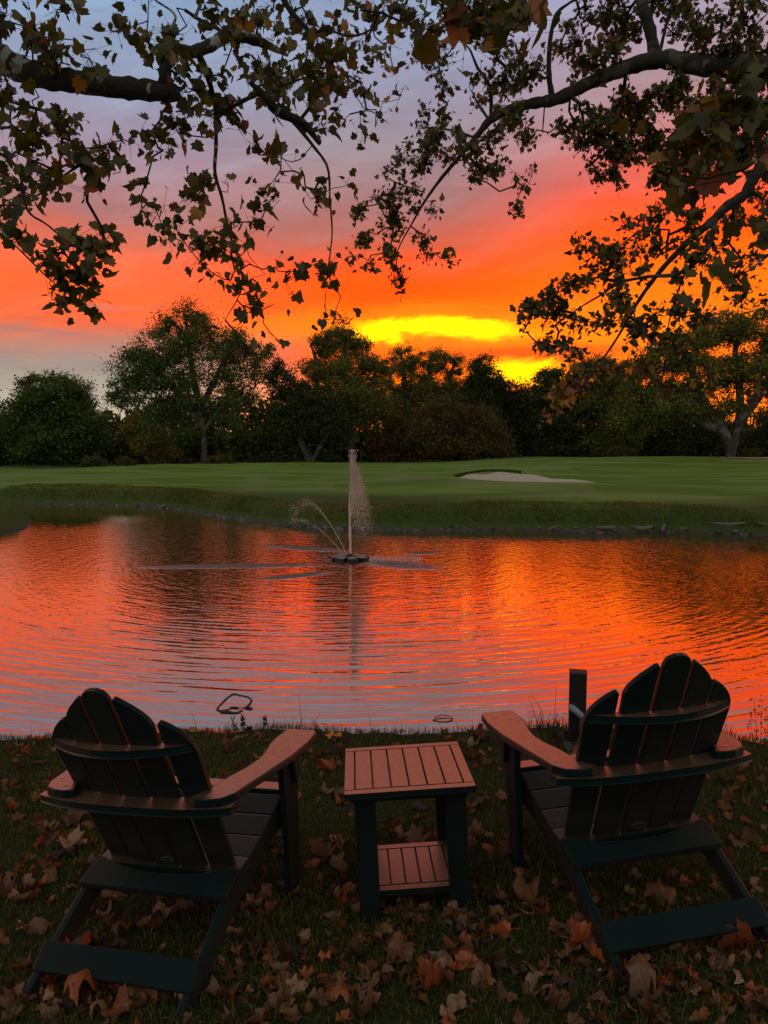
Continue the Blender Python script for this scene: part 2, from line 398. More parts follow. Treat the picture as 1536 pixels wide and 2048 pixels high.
def height(x, y):
    x = np.asarray(x, float); y = np.asarray(y, float)
    d = sdist(x, y) + .08 * wob(x, y, 2.3, 1.0)
    # the near lawn: a plane, easing out beyond the seats
    xc = 8 * np.tanh(x / 8); yc = np.where(y < -3, -3 + (y + 3) * .3, np.minimum(y, 6.5))
    zn = plane_z(xc, yc) + .010 * wob(x, y, 3.1, 2) * sst(0, .5, d)
    # the far side rises to the green's crest
    zf = .02 + .40 * sst(13, 52, y) + .09 * wob(x, y, .23, 0)
    zf = np.where(y > 52, .42 - .010 * (y - 52) + .09 * wob(x, y, .23, 0), zf)
    zf += .46 * sst(-2, 14, x) * sst(34, 48, y) - .30 * sst(-13, -25, x) * sst(28, 45, y)
    zf += .22 * np.exp(-(((x - 2.0) / 2.6) ** 2 + ((y - 28.0) / 3.2) ** 2)) + .20 * np.exp(-(((x - 6.2) / 3.6) ** 2 + ((y - 25.5) / 2.2) ** 2))
    zf += .34 * np.exp(-(((x - 5.2) / 3.4) ** 2 + ((y - 33.3) / 1.7) ** 2))
    br = bunker_r(x, y)
    zf -= .24 * sst(1.08, .80, br)
    wgt = sst(9.5, 14.5, y + .12 * (np.abs(x) > 8) * (np.abs(x) - 8))
    zf += 3.4 * sst(77, 86, y)
    z = zn * (1 - wgt) + zf * wgt
    nearm = 1 - wgt
    bw = .10 * nearm + (.75 - .45 * ((x < -7) & (y < 23.6))) * wgt
    rise = sst(-.05, 1, d / bw)
    z = WATER_Z - .05 + (z - WATER_Z + .05) * rise
    z = np.where(d < 0, WATER_Z - .05 + np.maximum(d * .55, -.9), z)
    z += np.where(y > 90, (y - 90) * .0, 0)
    return z
def hz(x, y): return float(height(np.array([x]), np.array([y]))[0])
def axis(parts):
    out = [parts[0][0]]
    for a, b, s in parts:
        n = max(1, int(round((b - a) / s))); out += list(a + (b - a) * (np.arange(n) + 1) / n)
    return np.array(out)
xs = axis([(-500, -100, 40), (-100, -40, 6), (-40, -16, 1.0), (-16, -5, .22), (-5, 5, .09), (5, 14, .2), (14, 40, 1.0), (40, 100, 6), (100, 500, 40)])
ys = axis([(-60, -8, 4), (-8, 1, .4), (1, 5.4, .07), (5.4, 15, .35), (15, 19, .09), (19, 28, .14), (28, 36, .18), (36, 60, .6), (60, 76, 4), (76, 90, 1.4), (90, 110, 5), (110, 710, 60)])
X, Y = np.meshgrid(xs, ys); Z = height(X, Y)
nx, ny = len(xs), len(ys)
ii = (np.arange(ny - 1)[:, None] * nx + np.arange(nx - 1)[None]).ravel()
F = np.stack([ii, ii + 1, ii + nx + 1, ii + nx], -1)
m, t, out = mat('lawn_and_banks')
geo = t.node('ShaderNodeNewGeometry').outputs['Position']
gx, gy, gz = t.sep(geo)
p = t.node('ShaderNodeBsdfPrincipled'); p.inputs['Roughness'].default_value = .95; p.inputs['Specular IOR Level'].default_value = .12
na = t.noise(geo, 1.2, 5, .6); nb = t.noise(geo, 22, 5, .7); nc = t.noise(t.vm('MULTIPLY', geo, (.25, 1, 1)), .55, 4, .6, .6)
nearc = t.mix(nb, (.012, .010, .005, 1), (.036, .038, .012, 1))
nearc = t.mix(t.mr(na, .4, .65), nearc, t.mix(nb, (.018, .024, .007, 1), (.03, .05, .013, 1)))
fair = t.mix(t.mr(nc, .42, .58), (.115, .18, .018, 1), (.195, .265, .045, 1))
fair = t.mix(t.mr(t.noise(t.vm('MULTIPLY', geo, (1, .35, 1)), .35, 3, .6, 1.0), .5, .66, 0, .55), fair, (.21, .24, .085, 1))
fair = t.mix(t.m('MULTIPLY', nb, .4), fair, (.045, .08, .012, 1))
def patch(cx, cy, rx, ry):
    a = t.m('DIVIDE', t.m('SUBTRACT', gx, cx), rx); b = t.m('DIVIDE', t.m('SUBTRACT', gy, cy), ry)
    return t.m('ADD', t.m('SQRT', t.m('ADD', t.m('MULTIPLY', a, a), t.m('MULTIPLY', b, b))), t.m('MULTIPLY', t.m('SUBTRACT', t.noise(geo, 3.5, 4, .7), .5), 1.6))
dry = t.mix(nb, (.10, .085, .05, 1), (.28, .23, .15, 1))
for a in [(.9, 27.3, 1.3, .9), (3.7, 21.6, 1.9, .5), (2.6, 25.6, 1.6, .25), (6.5, 22.0, 1.2, .25)]:
    fair = t.mix(t.mr(patch(*a), .5, 1.2, .6, 0), fair, dry)
rough_ = t.mix(nb, (.035, .05, .012, 1), (.085, .11, .024, 1))
fair = t.mix(t.mr(gz, .04, .13, 1, 0), fair, rough_)
muck = t.mix(t.noise(geo, 9, 4, .7), (.03, .025, .018, 1), (.12, .105, .08, 1))
cfar = t.mix(t.mr(gz, -.40, -.33, 1, 0), fair, muck)
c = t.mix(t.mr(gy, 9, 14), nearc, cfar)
t.put(p.inputs['Base Color'], c)
b = t.node('ShaderNodeBump'); b.inputs['Distance'].default_value = .03; b.inputs['Strength'].default_value = .7
t.put(b.inputs['Height'], nb); t.l.new(b.outputs[0], p.inputs['Normal'])
t.l.new(p.outputs[0], out.inputs[0])
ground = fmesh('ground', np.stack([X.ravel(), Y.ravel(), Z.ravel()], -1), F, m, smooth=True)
tag(ground, kind='structure')

# sand bunkers: sheets laid into the hollows
msand, t, out = mat('bunker_sand')
p = t.node('ShaderNodeBsdfPrincipled'); p.inputs['Roughness'].default_value = .95
geo = t.node('ShaderNodeNewGeometry').outputs['Position']
t.put(p.inputs['Base Color'], t.mix(t.noise(geo, 5, 5, .65), (.34, .28, .20, 1), (.60, .50, .37, 1)))
b = t.node('ShaderNodeBump'); b.inputs['Distance'].default_value = .05; t.put(b.inputs['Height'], t.noise(geo, 9, 5, .7)); t.l.new(b.outputs[0], p.inputs['Normal'])
t.l.new(p.outputs[0], out.inputs[0])
def sandsheet(name, cx, cy, rx, ry, ph, zoff, label):
    nr, na_ = 10, 64; V = [(cx, cy)]
    for i in range(1, nr + 1):
        for k in range(na_):
            a = 2 * math.pi * k / na_
            r = i / nr * (1 + .10 * math.sin(2 * a + ph) + .07 * math.sin(3 * a + 1) + .04 * math.sin(5 * a) + .02 * math.sin(11 * a))
            V.append((cx + rx * r * math.cos(a), cy + ry * r * math.sin(a) - .18 * rx * r * math.cos(a)))
    V = np.array(V); z = height(V[:, 0], V[:, 1]) + zoff
    k = np.arange(na_); k2 = (k + 1) % na_
    F3 = np.stack([np.zeros(na_, int), 1 + k, 1 + k2], -1)
    F4 = np.concatenate([np.stack([1 + i * na_ + k, 1 + (i + 1) * na_ + k, 1 + (i + 1) * na_ + k2, 1 + i * na_ + k2], -1) for i in range(nr - 1)])
    o = fmesh(name, np.column_stack([V, z]), [F3, F4], msand, smooth=True)
    tag(o, label, 'sand bunker', kind='structure')
sandsheet('sand_bunker', BUNK_C[0], BUNK_C[1], 2.85, 2.9, .5, .03, 'pale sand bunker set into the mound across the pond')
sandsheet('sand_bunker', 24.3, 47.5, 2.3, 1.6, 1.2, .05, 'sliver of a second sand bunker at the right edge below the big tree')

# ------------------------------------------------------------------ water
FX = at(700, 1120, 12.55)[0]; FY = 12.55
m, t, out = mat('pond_water')
geo = t.node('ShaderNodeNewGeometry').outputs['Position']
rel = t.vm('SUBTRACT', geo, (FX, FY, WATER_Z)); rx, ry, _ = t.sep(rel)
r = t.vm('LENGTH', t.comb(rx, ry, 0.0)); th = t.m('ARCTAN2', rx, t.m('MULTIPLY', ry, -1.0))
polar = t.comb(t.m('MULTIPLY', r, 1.0), t.m('MULTIPLY', th, 2.2), 0.0)
warpn = t.noise(geo, .8, 3, .5)
wn = t.noise(t.vm('MULTIPLY', polar, (8.6, 2.9, 1)), 1.0, 1.6, .45, .5)
ring = t.m('SINE', t.m('ADD', t.m('MULTIPLY', r, 52.0), t.m('MULTIPLY', t.noise(polar, 1.5, 2, .5, .4), 24.0)))
ringamp = t.mr(t.noise(geo, .5, 2, .5), .35, .65, .25, 1)
fine = t.noise(t.vm('MULTIPLY', geo, (.6, 1.0, 1)), 13, 2, .5)
hgt = t.m('ADD', t.m('MULTIPLY', wn, .0078), t.m('MULTIPLY', t.m('MULTIPLY', ring, ringamp), .00045))
dist_ = t.vm('LENGTH', geo)
hgt = t.m('MULTIPLY', hgt, t.mr(dist_, 5.5, 12.0, 1.15, .85))
fine2 = t.noise(t.vm('MULTIPLY', geo, (.8, 1.0, 1)), 24, 2, .5)
hgt = t.m('ADD', hgt, t.m('MULTIPLY', fine, t.mr(dist_, 5.5, 14.0, .0014, .0066)))
hgt = t.m('ADD', hgt, t.m('MULTIPLY', fine2, t.mr(dist_, 5.5, 16.0, .0002, .0022)))
# churned water where the side jets fall
def petal(px0, py0, px1, py1, wd):
    a = onz(px0, py0, WATER_Z)[:2]; b_ = onz(px1, py1, WATER_Z)[:2]
    mid_ = (a + b_) / 2; L = np.linalg.norm(b_ - a) / 2; ang = math.atan2(b_[1] - a[1], b_[0] - a[0])
    gx_, gy_, _z = t.sep(geo)
    X_ = t.m('SUBTRACT', gx_, float(mid_[0])); Y_ = t.m('SUBTRACT', gy_, float(mid_[1]))
    u = t.m('DIVIDE', t.m('ADD', t.m('MULTIPLY', X_, math.cos(ang)), t.m('MULTIPLY', Y_, math.sin(ang))), float(L))
    v_ = t.m('DIVIDE', t.m('SUBTRACT', t.m('MULTIPLY', Y_, math.cos(ang)), t.m('MULTIPLY', X_, math.sin(ang))), wd)
    q = t.m('SQRT', t.m('ADD', t.m('MULTIPLY', u, u), t.m('MULTIPLY', v_, v_)))
    return t.mr(t.m('ADD', q, t.m('MULTIPLY', t.m('SUBTRACT', t.noise(geo, 4, 4, .7), .5), 1.1)), .15, 1.25, 1, 0)
mask = None
for a in [(525, 1090, 700, 1104, .26), (270, 1134, 660, 1130, .24), (520, 1160, 660, 1144, .17), (805, 1108, 892, 1104, .16), (725, 1122, 880, 1138, .34)]:
    q = petal(*a); mask = q if mask is None else t.m('MAXIMUM', mask, q)
chop = t.noise(geo, 28, 4, .7)
hgt = t.m('ADD', hgt, t.m('MULTIPLY', t.m('MULTIPLY', chop, mask), .026))
gxw, gyw, _w = t.sep(geo)      # the arm of the pond behind the spit of land is sheltered and nearly calm
calm = t.m('MULTIPLY', t.mr(t.m('ADD', gxw, t.m('MULTIPLY', warpn, 2.0)), -7.0, -2.5, 1, 0), t.mr(t.m('ADD', gyw, t.m('MULTIPLY', warpn, 3.0)), 18.0, 22.0))
hgt = t.m('MULTIPLY', hgt, t.m('SUBTRACT', 1.0, t.m('MULTIPLY', calm, .82)))
bp = t.node('ShaderNodeBump'); bp.inputs['Distance'].default_value = 1.0; bp.inputs['Strength'].default_value = 1.0
t.put(bp.inputs['Height'], hgt)
gl = t.node('ShaderNodeBsdfGlossy'); gl.inputs[0].default_value = (1, .89, .80, 1)
t.put(gl.inputs['Roughness'], t.m('ADD', .03, t.m('MULTIPLY', mask, .02))); t.l.new(bp.outputs[0], gl.inputs['Normal'])
df = t.node('ShaderNodeBsdfDiffuse'); t.put(df.inputs[0], t.mix(mask, (.012, .014, .010, 1), (.13, .105, .092, 1)))
fr = t.node('ShaderNodeFresnel'); fr.inputs[0].default_value = 2.2; t.l.new(bp.outputs[0], fr.inputs['Normal'])
frf = t.m('MULTIPLY', t.m('ADD', t.m('MULTIPLY', fr.outputs[0], 1.0), .34, clamp=True), t.m('SUBTRACT', 1.0, t.m('MULTIPLY', mask, .62)))
mx = t.node('ShaderNodeMixShader'); t.put(mx.inputs[0], frf); t.l.new(df.outputs[0], mx.inputs[1]); t.l.new(gl.outputs[0], mx.inputs[2])
t.l.new(mx.outputs[0], out.inputs[0])
water = fmesh('water', [(-60, 3, WATER_Z), (30, 3, WATER_Z), (30, 40, WATER_Z), (-60, 40, WATER_Z)], np.array([[0, 1, 2, 3]]), m)
tag(water, kind='structure')

# ------------------------------------------------------------------ shaped boards
def board(name, outline, thick, fr, m_, parent, bev=.004, curve=None):
    """outline (2-D) extruded by thick; fr(u, v, w) -> local xyz"""
    bm = bmesh.new()
    a = [bm.verts.new((x, y, 0)) for x, y in outline]; b_ = [bm.verts.new((x, y, thick)) for x, y in outline]
    bm.faces.new(a[::-1]); bm.faces.new(b_)
    n = len(a)
    for i in range(n): bm.faces.new((a[i], a[(i + 1) % n], b_[(i + 1) % n], b_[i]))
    bmesh.ops.recalc_face_normals(bm, faces=bm.faces)
    if bev:
        es = [e for e in bm.edges if len(e.link_faces) == 2 and e.calc_face_angle(0) > .5]
        bmesh.ops.bevel(bm, geom=es, offset=bev, segments=2, affect='EDGES', profile=.6)
    if curve:
        bmesh.ops.triangulate(bm, faces=[f for f in bm.faces if len(f.verts) > 4])
    for vt in bm.verts: vt.co = Vector(fr(*vt.co))
    bmesh.ops.recalc_face_normals(bm, faces=bm.faces)
    me = bpy.data.meshes.new(name); bm.to_mesh(me); bm.free()
    return link(name, me, m_, parent)
def stripgrid(name, us, f_in, f_out, z0, z1, m_, parent):
    """a rail that follows two curves in plan (y = f(x)); boxes swept along us"""
    V = []
    e = .004
    for i, u in enumerate(us):
        a, b_ = f_in(u), f_out(u)
        for yy, zz in ((a - e, z0), (b_ + e, z0), (b_, z0 + e), (b_, z1 - e), (b_ + e, z1), (a - e, z1), (a, z1 - e), (a, z0 + e)):
            V.append((u, yy, zz))
    k = 8; n = len(us); F_ = []
    for i in range(n - 1):
        for j in range(k): F_.append((i * k + j, i * k + (j + 1) % k, (i + 1) * k + (j + 1) % k, (i + 1) * k + j))
    me = bpy.data.meshes.new(name); me.from_pydata(V, [], F_ + [tuple(range(k))[::-1], tuple((n - 1) * k + j for j in range(k))])
    bm = bmesh.new(); bm.from_mesh(me); bmesh.ops.recalc_face_normals(bm, faces=bm.faces); bm.to_mesh(me); bm.free()
    return link(name, me, m_, parent)
def disc(name, c, nrm, r, h, m_, parent, k=14, ry=None):
    nrm = Vector(nrm).normalized(); u = nrm.orthogonal().normalized() if ry is None else Vector((1, 0, 0)); w_ = nrm.cross(u)
    V = []; ry = ry or r
    for s_, hh in ((1, 0), (1, h * .6), (.7, h)):
        for i in range(k):
            a = 2 * math.pi * i / k; V.append(Vector(c) + u * (r * s_ * math.cos(a)) + w_ * (ry * s_ * math.sin(a)) + nrm * hh)
    F_ = [(j * k + i, j * k + (i + 1) % k, (j + 1) * k + (i + 1) % k, (j + 1) * k + i) for j in range(2) for i in range(k)] + [tuple(2 * k + i for i in range(k))]
    me = bpy.data.meshes.new(name); me.from_pydata([tuple(v_) for v_ in V], [], F_)
    return link(name, me, m_, parent)

# back of the chair: s runs up the slope, the fan is dished in plan
BK = Vector((0, .342, .244)); BDIR = (Vector((0, .0096, .924)) - BK).normalized(); BN = Vector((0, -BDIR.z, BDIR.y))  # BN points backwards
def dish(x): return .038 * min(1.4, (abs(x) / .25)) ** 2
def back(x, s, w_):   # w_ positive = towards the rear
    q = BK + BDIR * s - BN * 0 + BN * w_
    return (x, q.y + dish(x), q.z)
def fanoutline(x0, x1, tops):
    """slat outline: bottom corners, then the top curve given as (x, s)"""
    return [(x0[0], 0.0), (x1[0], 0.0)] + tops

def make_chair(tilt_label, mworld, rx_, ry_, rt_):
    root = empty('adirondack_chair', mat=M4 @ Matrix.Translation((rx_, ry_, 0)) @ Matrix.Rotation(rt_, 4, 'Z'))
    tag(root, tilt_label, 'chair', 'dark slatted garden chairs facing the pond')
    T = .025
    for s in (-1, 1):
        # sloping side rail that is also the rear leg (y, z outline)
        o_ = [(-.045, .0), (.045, .0), (.30, .135), (.50, .195), (.66, .235), (.70, .23), (.775, .29), (.785, .335), (.745, .335), (.60, .285), (.45, .235), (.345, .222), (.25, .19), (.12, .115), (.045, .075), (-.035, .022)]
        xo = .271 if s > 0 else -.246
        board('side_rail', o_, T, (lambda u, v_, w_, xo=xo: (xo - w_, u, v_)), M_CHAIR, root)
        # front leg: broad at the arm, narrower at the foot
        xo = .318 if s > 0 else -.293
        l_ = [(.645, 0), (.735, 0), (.742, .20), (.755, .36), (.785, .46), (.79, .536), (.635, .536), (.63, .44), (.642, .30)]
        board('leg', l_, T, (lambda u, v_, w_, xo=xo: (xo - w_, u, v_)), M_CHAIR, root)
        # arm: broad hand rest narrowing to the rear
        A = [(.205, .163), (.235, .150), (.272, .152), (.318, .172), (.342, .215), (.358, .32), (.375, .44), (.392, .56), (.397, .70), (.388, .80), (.368, .832), (.262, .832), (.252, .815),
             (.250, .72), (.258, .645), (.275, .575), (.283, .50), (.274, .42), (.256, .35), (.246, .28), (.236, .225)]
        arm = board('armrest', [(s * x, y) for x, y in A], T, lambda u, v_, w_: (u, v_, .536 + w_), M_CHAIR, root, .005)
        for hx, hy in ((.315, .245), (.262, .190), (.30, .72), (.345, .76)):
            disc('screw', (s * hx, hy, .5615), (0, 0, 1), .0075, .0022, M_SCREW, arm)
        # bracket between front leg and arm
        board('arm_bracket', [(.66, .536), (.76, .536), (.735, .47), (.715, .40), (.70, .40), (.685, .47)], .02, (lambda u, v_, w_, s=s: (s * (.319 + w_), u, v_)), M_CHAIR, root, .003)
    # back slats
    def arc(x):   # crown of the fan
        return .762 - 3.2 * x * x - 12 * x ** 4
    g_ = .0065
    bounds0 = [-.262, -.158, -.053, .053, .158, .262]
    for i in range(5):
        a0, a1 = bounds0[i], bounds0[i + 1]
        xa, xb = a0 + g_, a1 - g_
        c_ = (a0 + a1) / 2
        if i == 2: tops = [(xb, .722), (xb - .004, .738), (.032, .752), (.012, .760), (-.012, .760), (-.032, .752), (xa + .004, .738), (xa, .722)]
        elif i in (1, 3):
            s_ = 1 if i == 3 else -1
            pts = [(.148, .575), (.151, .622), (.143, .648), (.128, .670), (.108, .692), (.085, .712), (.068, .727), (.060, .729), (.0575, .722)]
            tops = [(x * s_, y) for x, y in pts] if s_ > 0 else [(x * s_, y) for x, y in pts[::-1]]
        else:
            s_ = 1 if i == 4 else -1
            pts = [(.2575, .44), (.258, .515), (.252, .545), (.240, .570), (.222, .594), (.198, .616), (.178, .630), (.168, .633), (.1625, .626)]
            tops = [(x * s_, y) for x, y in pts] if s_ > 0 else [(x * s_, y) for x, y in pts[::-1]]
        def wd(s): return 1.0
        # slats are cut into a few rows so that they can follow the dished back
        nb_ = .0
        out_ = [(xa, -.02), (xb, -.02)] + tops
        def fr(u, v_, w_, c_=c_):
            # narrower at the bottom
            k = .93 + .07 * min(1, max(0, v_) / .5)
            x = u * k
            q = BK + BDIR * v_ + BN * (-w_)
            return (x, q.y + dish(c_ * k) + (abs(x) - abs(c_ * k)) * .12 * (1 if i != 2 else .1), q.z)
        sl = board('back_slat', out_, .018, fr, M_CHAIR, root, .003)
    # rails across the back: top rail, rail carrying the arms, seat-board behind the slats
    us = np.linspace(-.248, .248, 25)
    yb = lambda s: (BK + BDIR * s).y
    stripgrid('back_rail', us, lambda x: yb(.505) + dish(x) - .002 - .016 - .052 * (1 - (x / .248) ** 2), lambda x: yb(.505) + dish(x) - .002, .712, .737, M_CHAIR, root)
    us = np.linspace(-.345, .345, 31)
    stripgrid('arm_rail', us, lambda x: .128 + .045 * (abs(x) / .345) ** 3, lambda x: min(.232, yb(.315) + dish(x) - .002), .5095, .5345, M_CHAIR, root)
    # seat board just behind the back, lying on the slope
    sb = [(-.271, .0), (-.262, -.004), (.262, -.004), (.271, .0), (.271, .112), (.25, .108), (.15, .078), (.07, .066), (0, .063), (-.07, .066), (-.15, .078), (-.25, .108), (-.271, .112)]
    S0 = Vector((0, .245, .199)); SD = Vector((0, .097, .041)).normalized(); SN = Vector((0, -SD.z, SD.y))
    board('seat_board', sb, .024, lambda u, v_, w_: (u, (S0 + SD * v_ + SN * (w_ - .008)).y, (S0 + SD * v_ + SN * (w_ - .008)).z), M_CHAIR, root, .003)
    # rear stretcher
    S1 = Vector((0, .018, .0485)); SD1 = Vector((0, .064, .054)).normalized(); SN1 = Vector((0, -SD1.z, SD1.y))
    board('stretcher', [(-.274, 0), (.274, 0), (.274, .086), (-.274, .086)], .022, lambda u, v_, w_: (u, (S1 + SD1 * v_ + SN1 * (w_ - .006)).y, (S1 + SD1 * v_ + SN1 * (w_ - .006)).z), M_CHAIR, root, .003)
    # seat slats follow the rails
    prof_ = [(.325, .226), (.40, .236), (.45, .246), (.535, .270), (.63, .303), (.72, .338), (.742, .345)]
    py_, pz_ = zip(*prof_)
    edges = [.335, .424, .428, .524, .530, .622, .628, .718]
    for i in range(0, 8, 2):
        y0, y1 = edges[i], edges[i + 1]; z0, z1 = np.interp(y0, py_, pz_), np.interp(y1, py_, pz_)
        L = math.hypot(y1 - y0, z1 - z0); ay, az_ = (y1 - y0) / L, (z1 - z0) / L
        sl = board('seat_slat', [(-.270, 0), (.270, 0), (.270, L), (-.270, L)], .022, (lambda u, v_, w_, y0=y0, z0=z0, ay=ay, az_=az_: (u, y0 + ay * v_ - az_ * w_, z0 - .010 + az_ * v_ + ay * w_)), M_CHAIR, root, .003)
        for sx in (-1, 1):
            for f_ in (.25, .75):
                disc('screw', (sx * .252, y0 + ay * L * f_ - az_ * .012, z0 + az_ * L * f_ + ay * .012), (0, -az_, ay), .004, .001, M_DARKSCREW, sl, 8)
    board('front_slat', [(-.292, .724), (.292, .724), (.292, .80), (-.292, .80)], .022, lambda u, v_, w_: (u, v_, .338 + w_), M_CHAIR, root, .006)
    # oval maker's plate on the middle slat
    q = BK + BDIR * .028 + BN * .0005
    def oval(name, a, b_, h0, h, m_, par):
        V = []; k = 28
        for s_, hh in ((1, 0), (1, h), (.0, h)):
            for i in range(k):
                an = 2 * math.pi * i / k
                pt_ = q + BDIR * (b_ * s_ * math.sin(an)) + BN * (h0 + hh); V.append((.012 + a * s_ * math.cos(an), pt_.y, pt_.z))
        F_ = [(j * k + i, j * k + (i + 1) % k, (j + 1) * k + (i + 1) % k, (j + 1) * k + i) for j in range(2) for i in range(k)]
        me = bpy.data.meshes.new(name); me.from_pydata(V, [], F_); return link(name, me, m_, par)
    bd = oval('badge', .027, .0135, 0, .002, M_BADGE, root)
    oval('badge_inset', .022, .0095, .002, .0006, M_BADGE_DARK, bd)
    me = bpy.data.meshes.new('badge_band'); V = []
    for s_, r_ in ((-1, -1), (1, -1), (1, 1), (-1, 1)):
        pt_ = q + BDIR * (.0022 * r_) + BN * .0034; V.append((.012 + .0165 * s_, pt_.y, pt_.z))
    me.from_pydata(V, [], [(0, 1, 2, 3)]); link('badge_band', me, M_BADGE, bd)
    return root
make_chair('dark teal slatted chair left of the side table, turned towards the right', M4, -.8919, 2.1579, -.2734)
make_chair('dark teal slatted chair right of the side table, turned towards the left', M4, .8732, 2.2158, .1848)

# ------------------------------------------------------------------ side table
def make_table():
    root = empty('side_table', mat=M4 @ Matrix.Translation((.0307, 2.7001, 0)) @ Matrix.Rotation(.0409, 4, 'Z'))
    tag(root, 'small square slatted side table with a lower shelf between the two chairs', 'side table')
    W, Dp, Ht = .4485, .4554, .4598
    def slab(nm, W, Dp, z, par_name, fw, nsl, th_):
        fr = board(par_name, [(-W / 2, -Dp / 2), (W / 2, -Dp / 2), (W / 2, Dp / 2), (-W / 2, Dp / 2)], .006, lambda u, v_, w_: (u, v_, z - th_ + w_), M_TABLE, root, 0)
        # outer frame of four boards
        for a, b_, c_, d_ in ((-W / 2, W / 2, -Dp / 2, -Dp / 2 + fw), (-W / 2, W / 2, Dp / 2 - fw, Dp / 2), (-W / 2, -W / 2 + fw, -Dp / 2 + fw + .0015, Dp / 2 - fw - .0015), (W / 2 - fw, W / 2, -Dp / 2 + fw + .0015, Dp / 2 - fw - .0015)):
            board('frame_board', [(a, c_), (b_, c_), (b_, d_), (a, d_)], th_ - .0065, lambda u, v_, w_: (u, v_, z - th_ + .0065 + w_), M_TABLE, fr, .002)
        x0, x1 = -W / 2 + fw + .003, W / 2 - fw - .003; g_ = .0035; sw = (x1 - x0 - g_ * (nsl - 1)) / nsl
        for i in range(nsl):
            a = x0 + i * (sw + g_)
            board('slat', [(a, -Dp / 2 + fw + .004), (a + sw, -Dp / 2 + fw + .004), (a + sw, Dp / 2 - fw - .004), (a, Dp / 2 - fw - .004)], th_ - .0065, lambda u, v_, w_: (u, v_, z - th_ + .0065 + w_), M_TABLE, fr, .002)
    slab('top', W, Dp, Ht, 'tabletop', .036, 6, .022)
    # apron just under the top
    a = .200; th_ = .018
    for nm, o_ in (('apron', [(-a, -a), (a, -a), (a, -a + th_), (-a, -a + th_)]), ('apron', [(-a, a - th_), (a, a - th_), (a, a), (-a, a)]),
                   ('apron', [(-a, -a + th_ + .001), (-a + th_, -a + th_ + .001), (-a + th_, a - th_ - .001), (-a, a - th_ - .001)]), ('apron', [(a - th_, -a + th_ + .001), (a, -a + th_ + .001), (a, a - th_ - .001), (a - th_, a - th_ - .001)])):
        board(nm, o_, .020, lambda u, v_, w_: (u, v_, Ht - .0425 + w_), M_TABLE, root, .002)
    for sx in (-1, 1):
        for sy in (-1, 1):
            e = .192; wl, t_ = .072, .020      # legs of two boards meeting in an L
            L = [(sx * e, sy * e), (sx * (e - wl), sy * e), (sx * (e - wl), sy * (e - t_)), (sx * (e - t_), sy * (e - t_)), (sx * (e - t_), sy * (e - wl)), (sx * e, sy * (e - wl))]
            board('leg', L, Ht - .043, lambda u, v_, w_: (u, v_, w_), M_TABLE, root, .0025)
    slab('shelf', .335, .335, .092, 'shelf', .034, 5, .022)
make_table()

# ------------------------------------------------------------------ trees across the pond
PAL = {
 'green': [(.020, .034, .010), (.032, .052, .014), (.046, .066, .018), (.028, .044, .012)],
 'olive': [(.036, .044, .012), (.055, .062, .016), (.030, .036, .010), (.075, .070, .018)],
 'yellow': [(.11, .085, .018), (.075, .070, .018), (.05, .055, .015), (.15, .10, .02)],
 'rust': [(.044, .026, .012), (.036, .028, .012), (.055, .034, .014), (.034, .032, .012)],
 'dark': [(.014, .022, .008), (.022, .030, .010), (.028, .030, .011), (.018, .028, .010)],
}
def tints(n, pal, g, groups=None):
    P_ = np.array(PAL[pal] if isinstance(pal, str) else pal)
    c = P_[g.integers(0, len(P_), n)] * g.uniform(.7, 1.35, size=(n, 1))
    return c
def grow(nodes, par, targets, g, steps=4, sag=0.0, jit=.08):
    """join every target to the nearest point of the growing skeleton"""
    nodes = [np.array(q, float) for q in nodes]; par = list(par); ends = []
    root_ = nodes[0]
    order = np.argsort([min(np.linalg.norm(np.array(nodes) - t_, axis=1)) for t_ in targets])
    arr = np.array(nodes)
    for k in order:
        T_ = targets[k]; d = np.linalg.norm(arr - T_, axis=1); i = int(np.argmin(d)); a = arr[i]; L = d[i]; last = i; new = []
        st = max(2, min(steps, int(L / .25) + 2)) if steps <= 4 else steps
        for s in range(1, st + 1):
            f = s / st; q = a + (T_ - a) * f + g.normal(size=3) * L * jit * (1 if s < st else 0)
            q[2] += sag * L * math.sin(math.pi * f)
            nodes.append(q); par.append(last); last = len(nodes) - 1; new.append(q)
        arr = np.vstack([arr, new]); ends.append((k, last))
    return np.array(nodes), par, dict(ends)
def radii(nodes, par, ends, r_tip, power=2.2, weight=1.0):
    n = len(nodes); w_ = np.zeros(n)
    for e in ends: w_[e] += weight
    for i in range(n - 1, -1, -1):
        if par[i] >= 0: w_[par[i]] += w_[i]
    return r_tip * np.maximum(w_, .6) ** (1 / power)

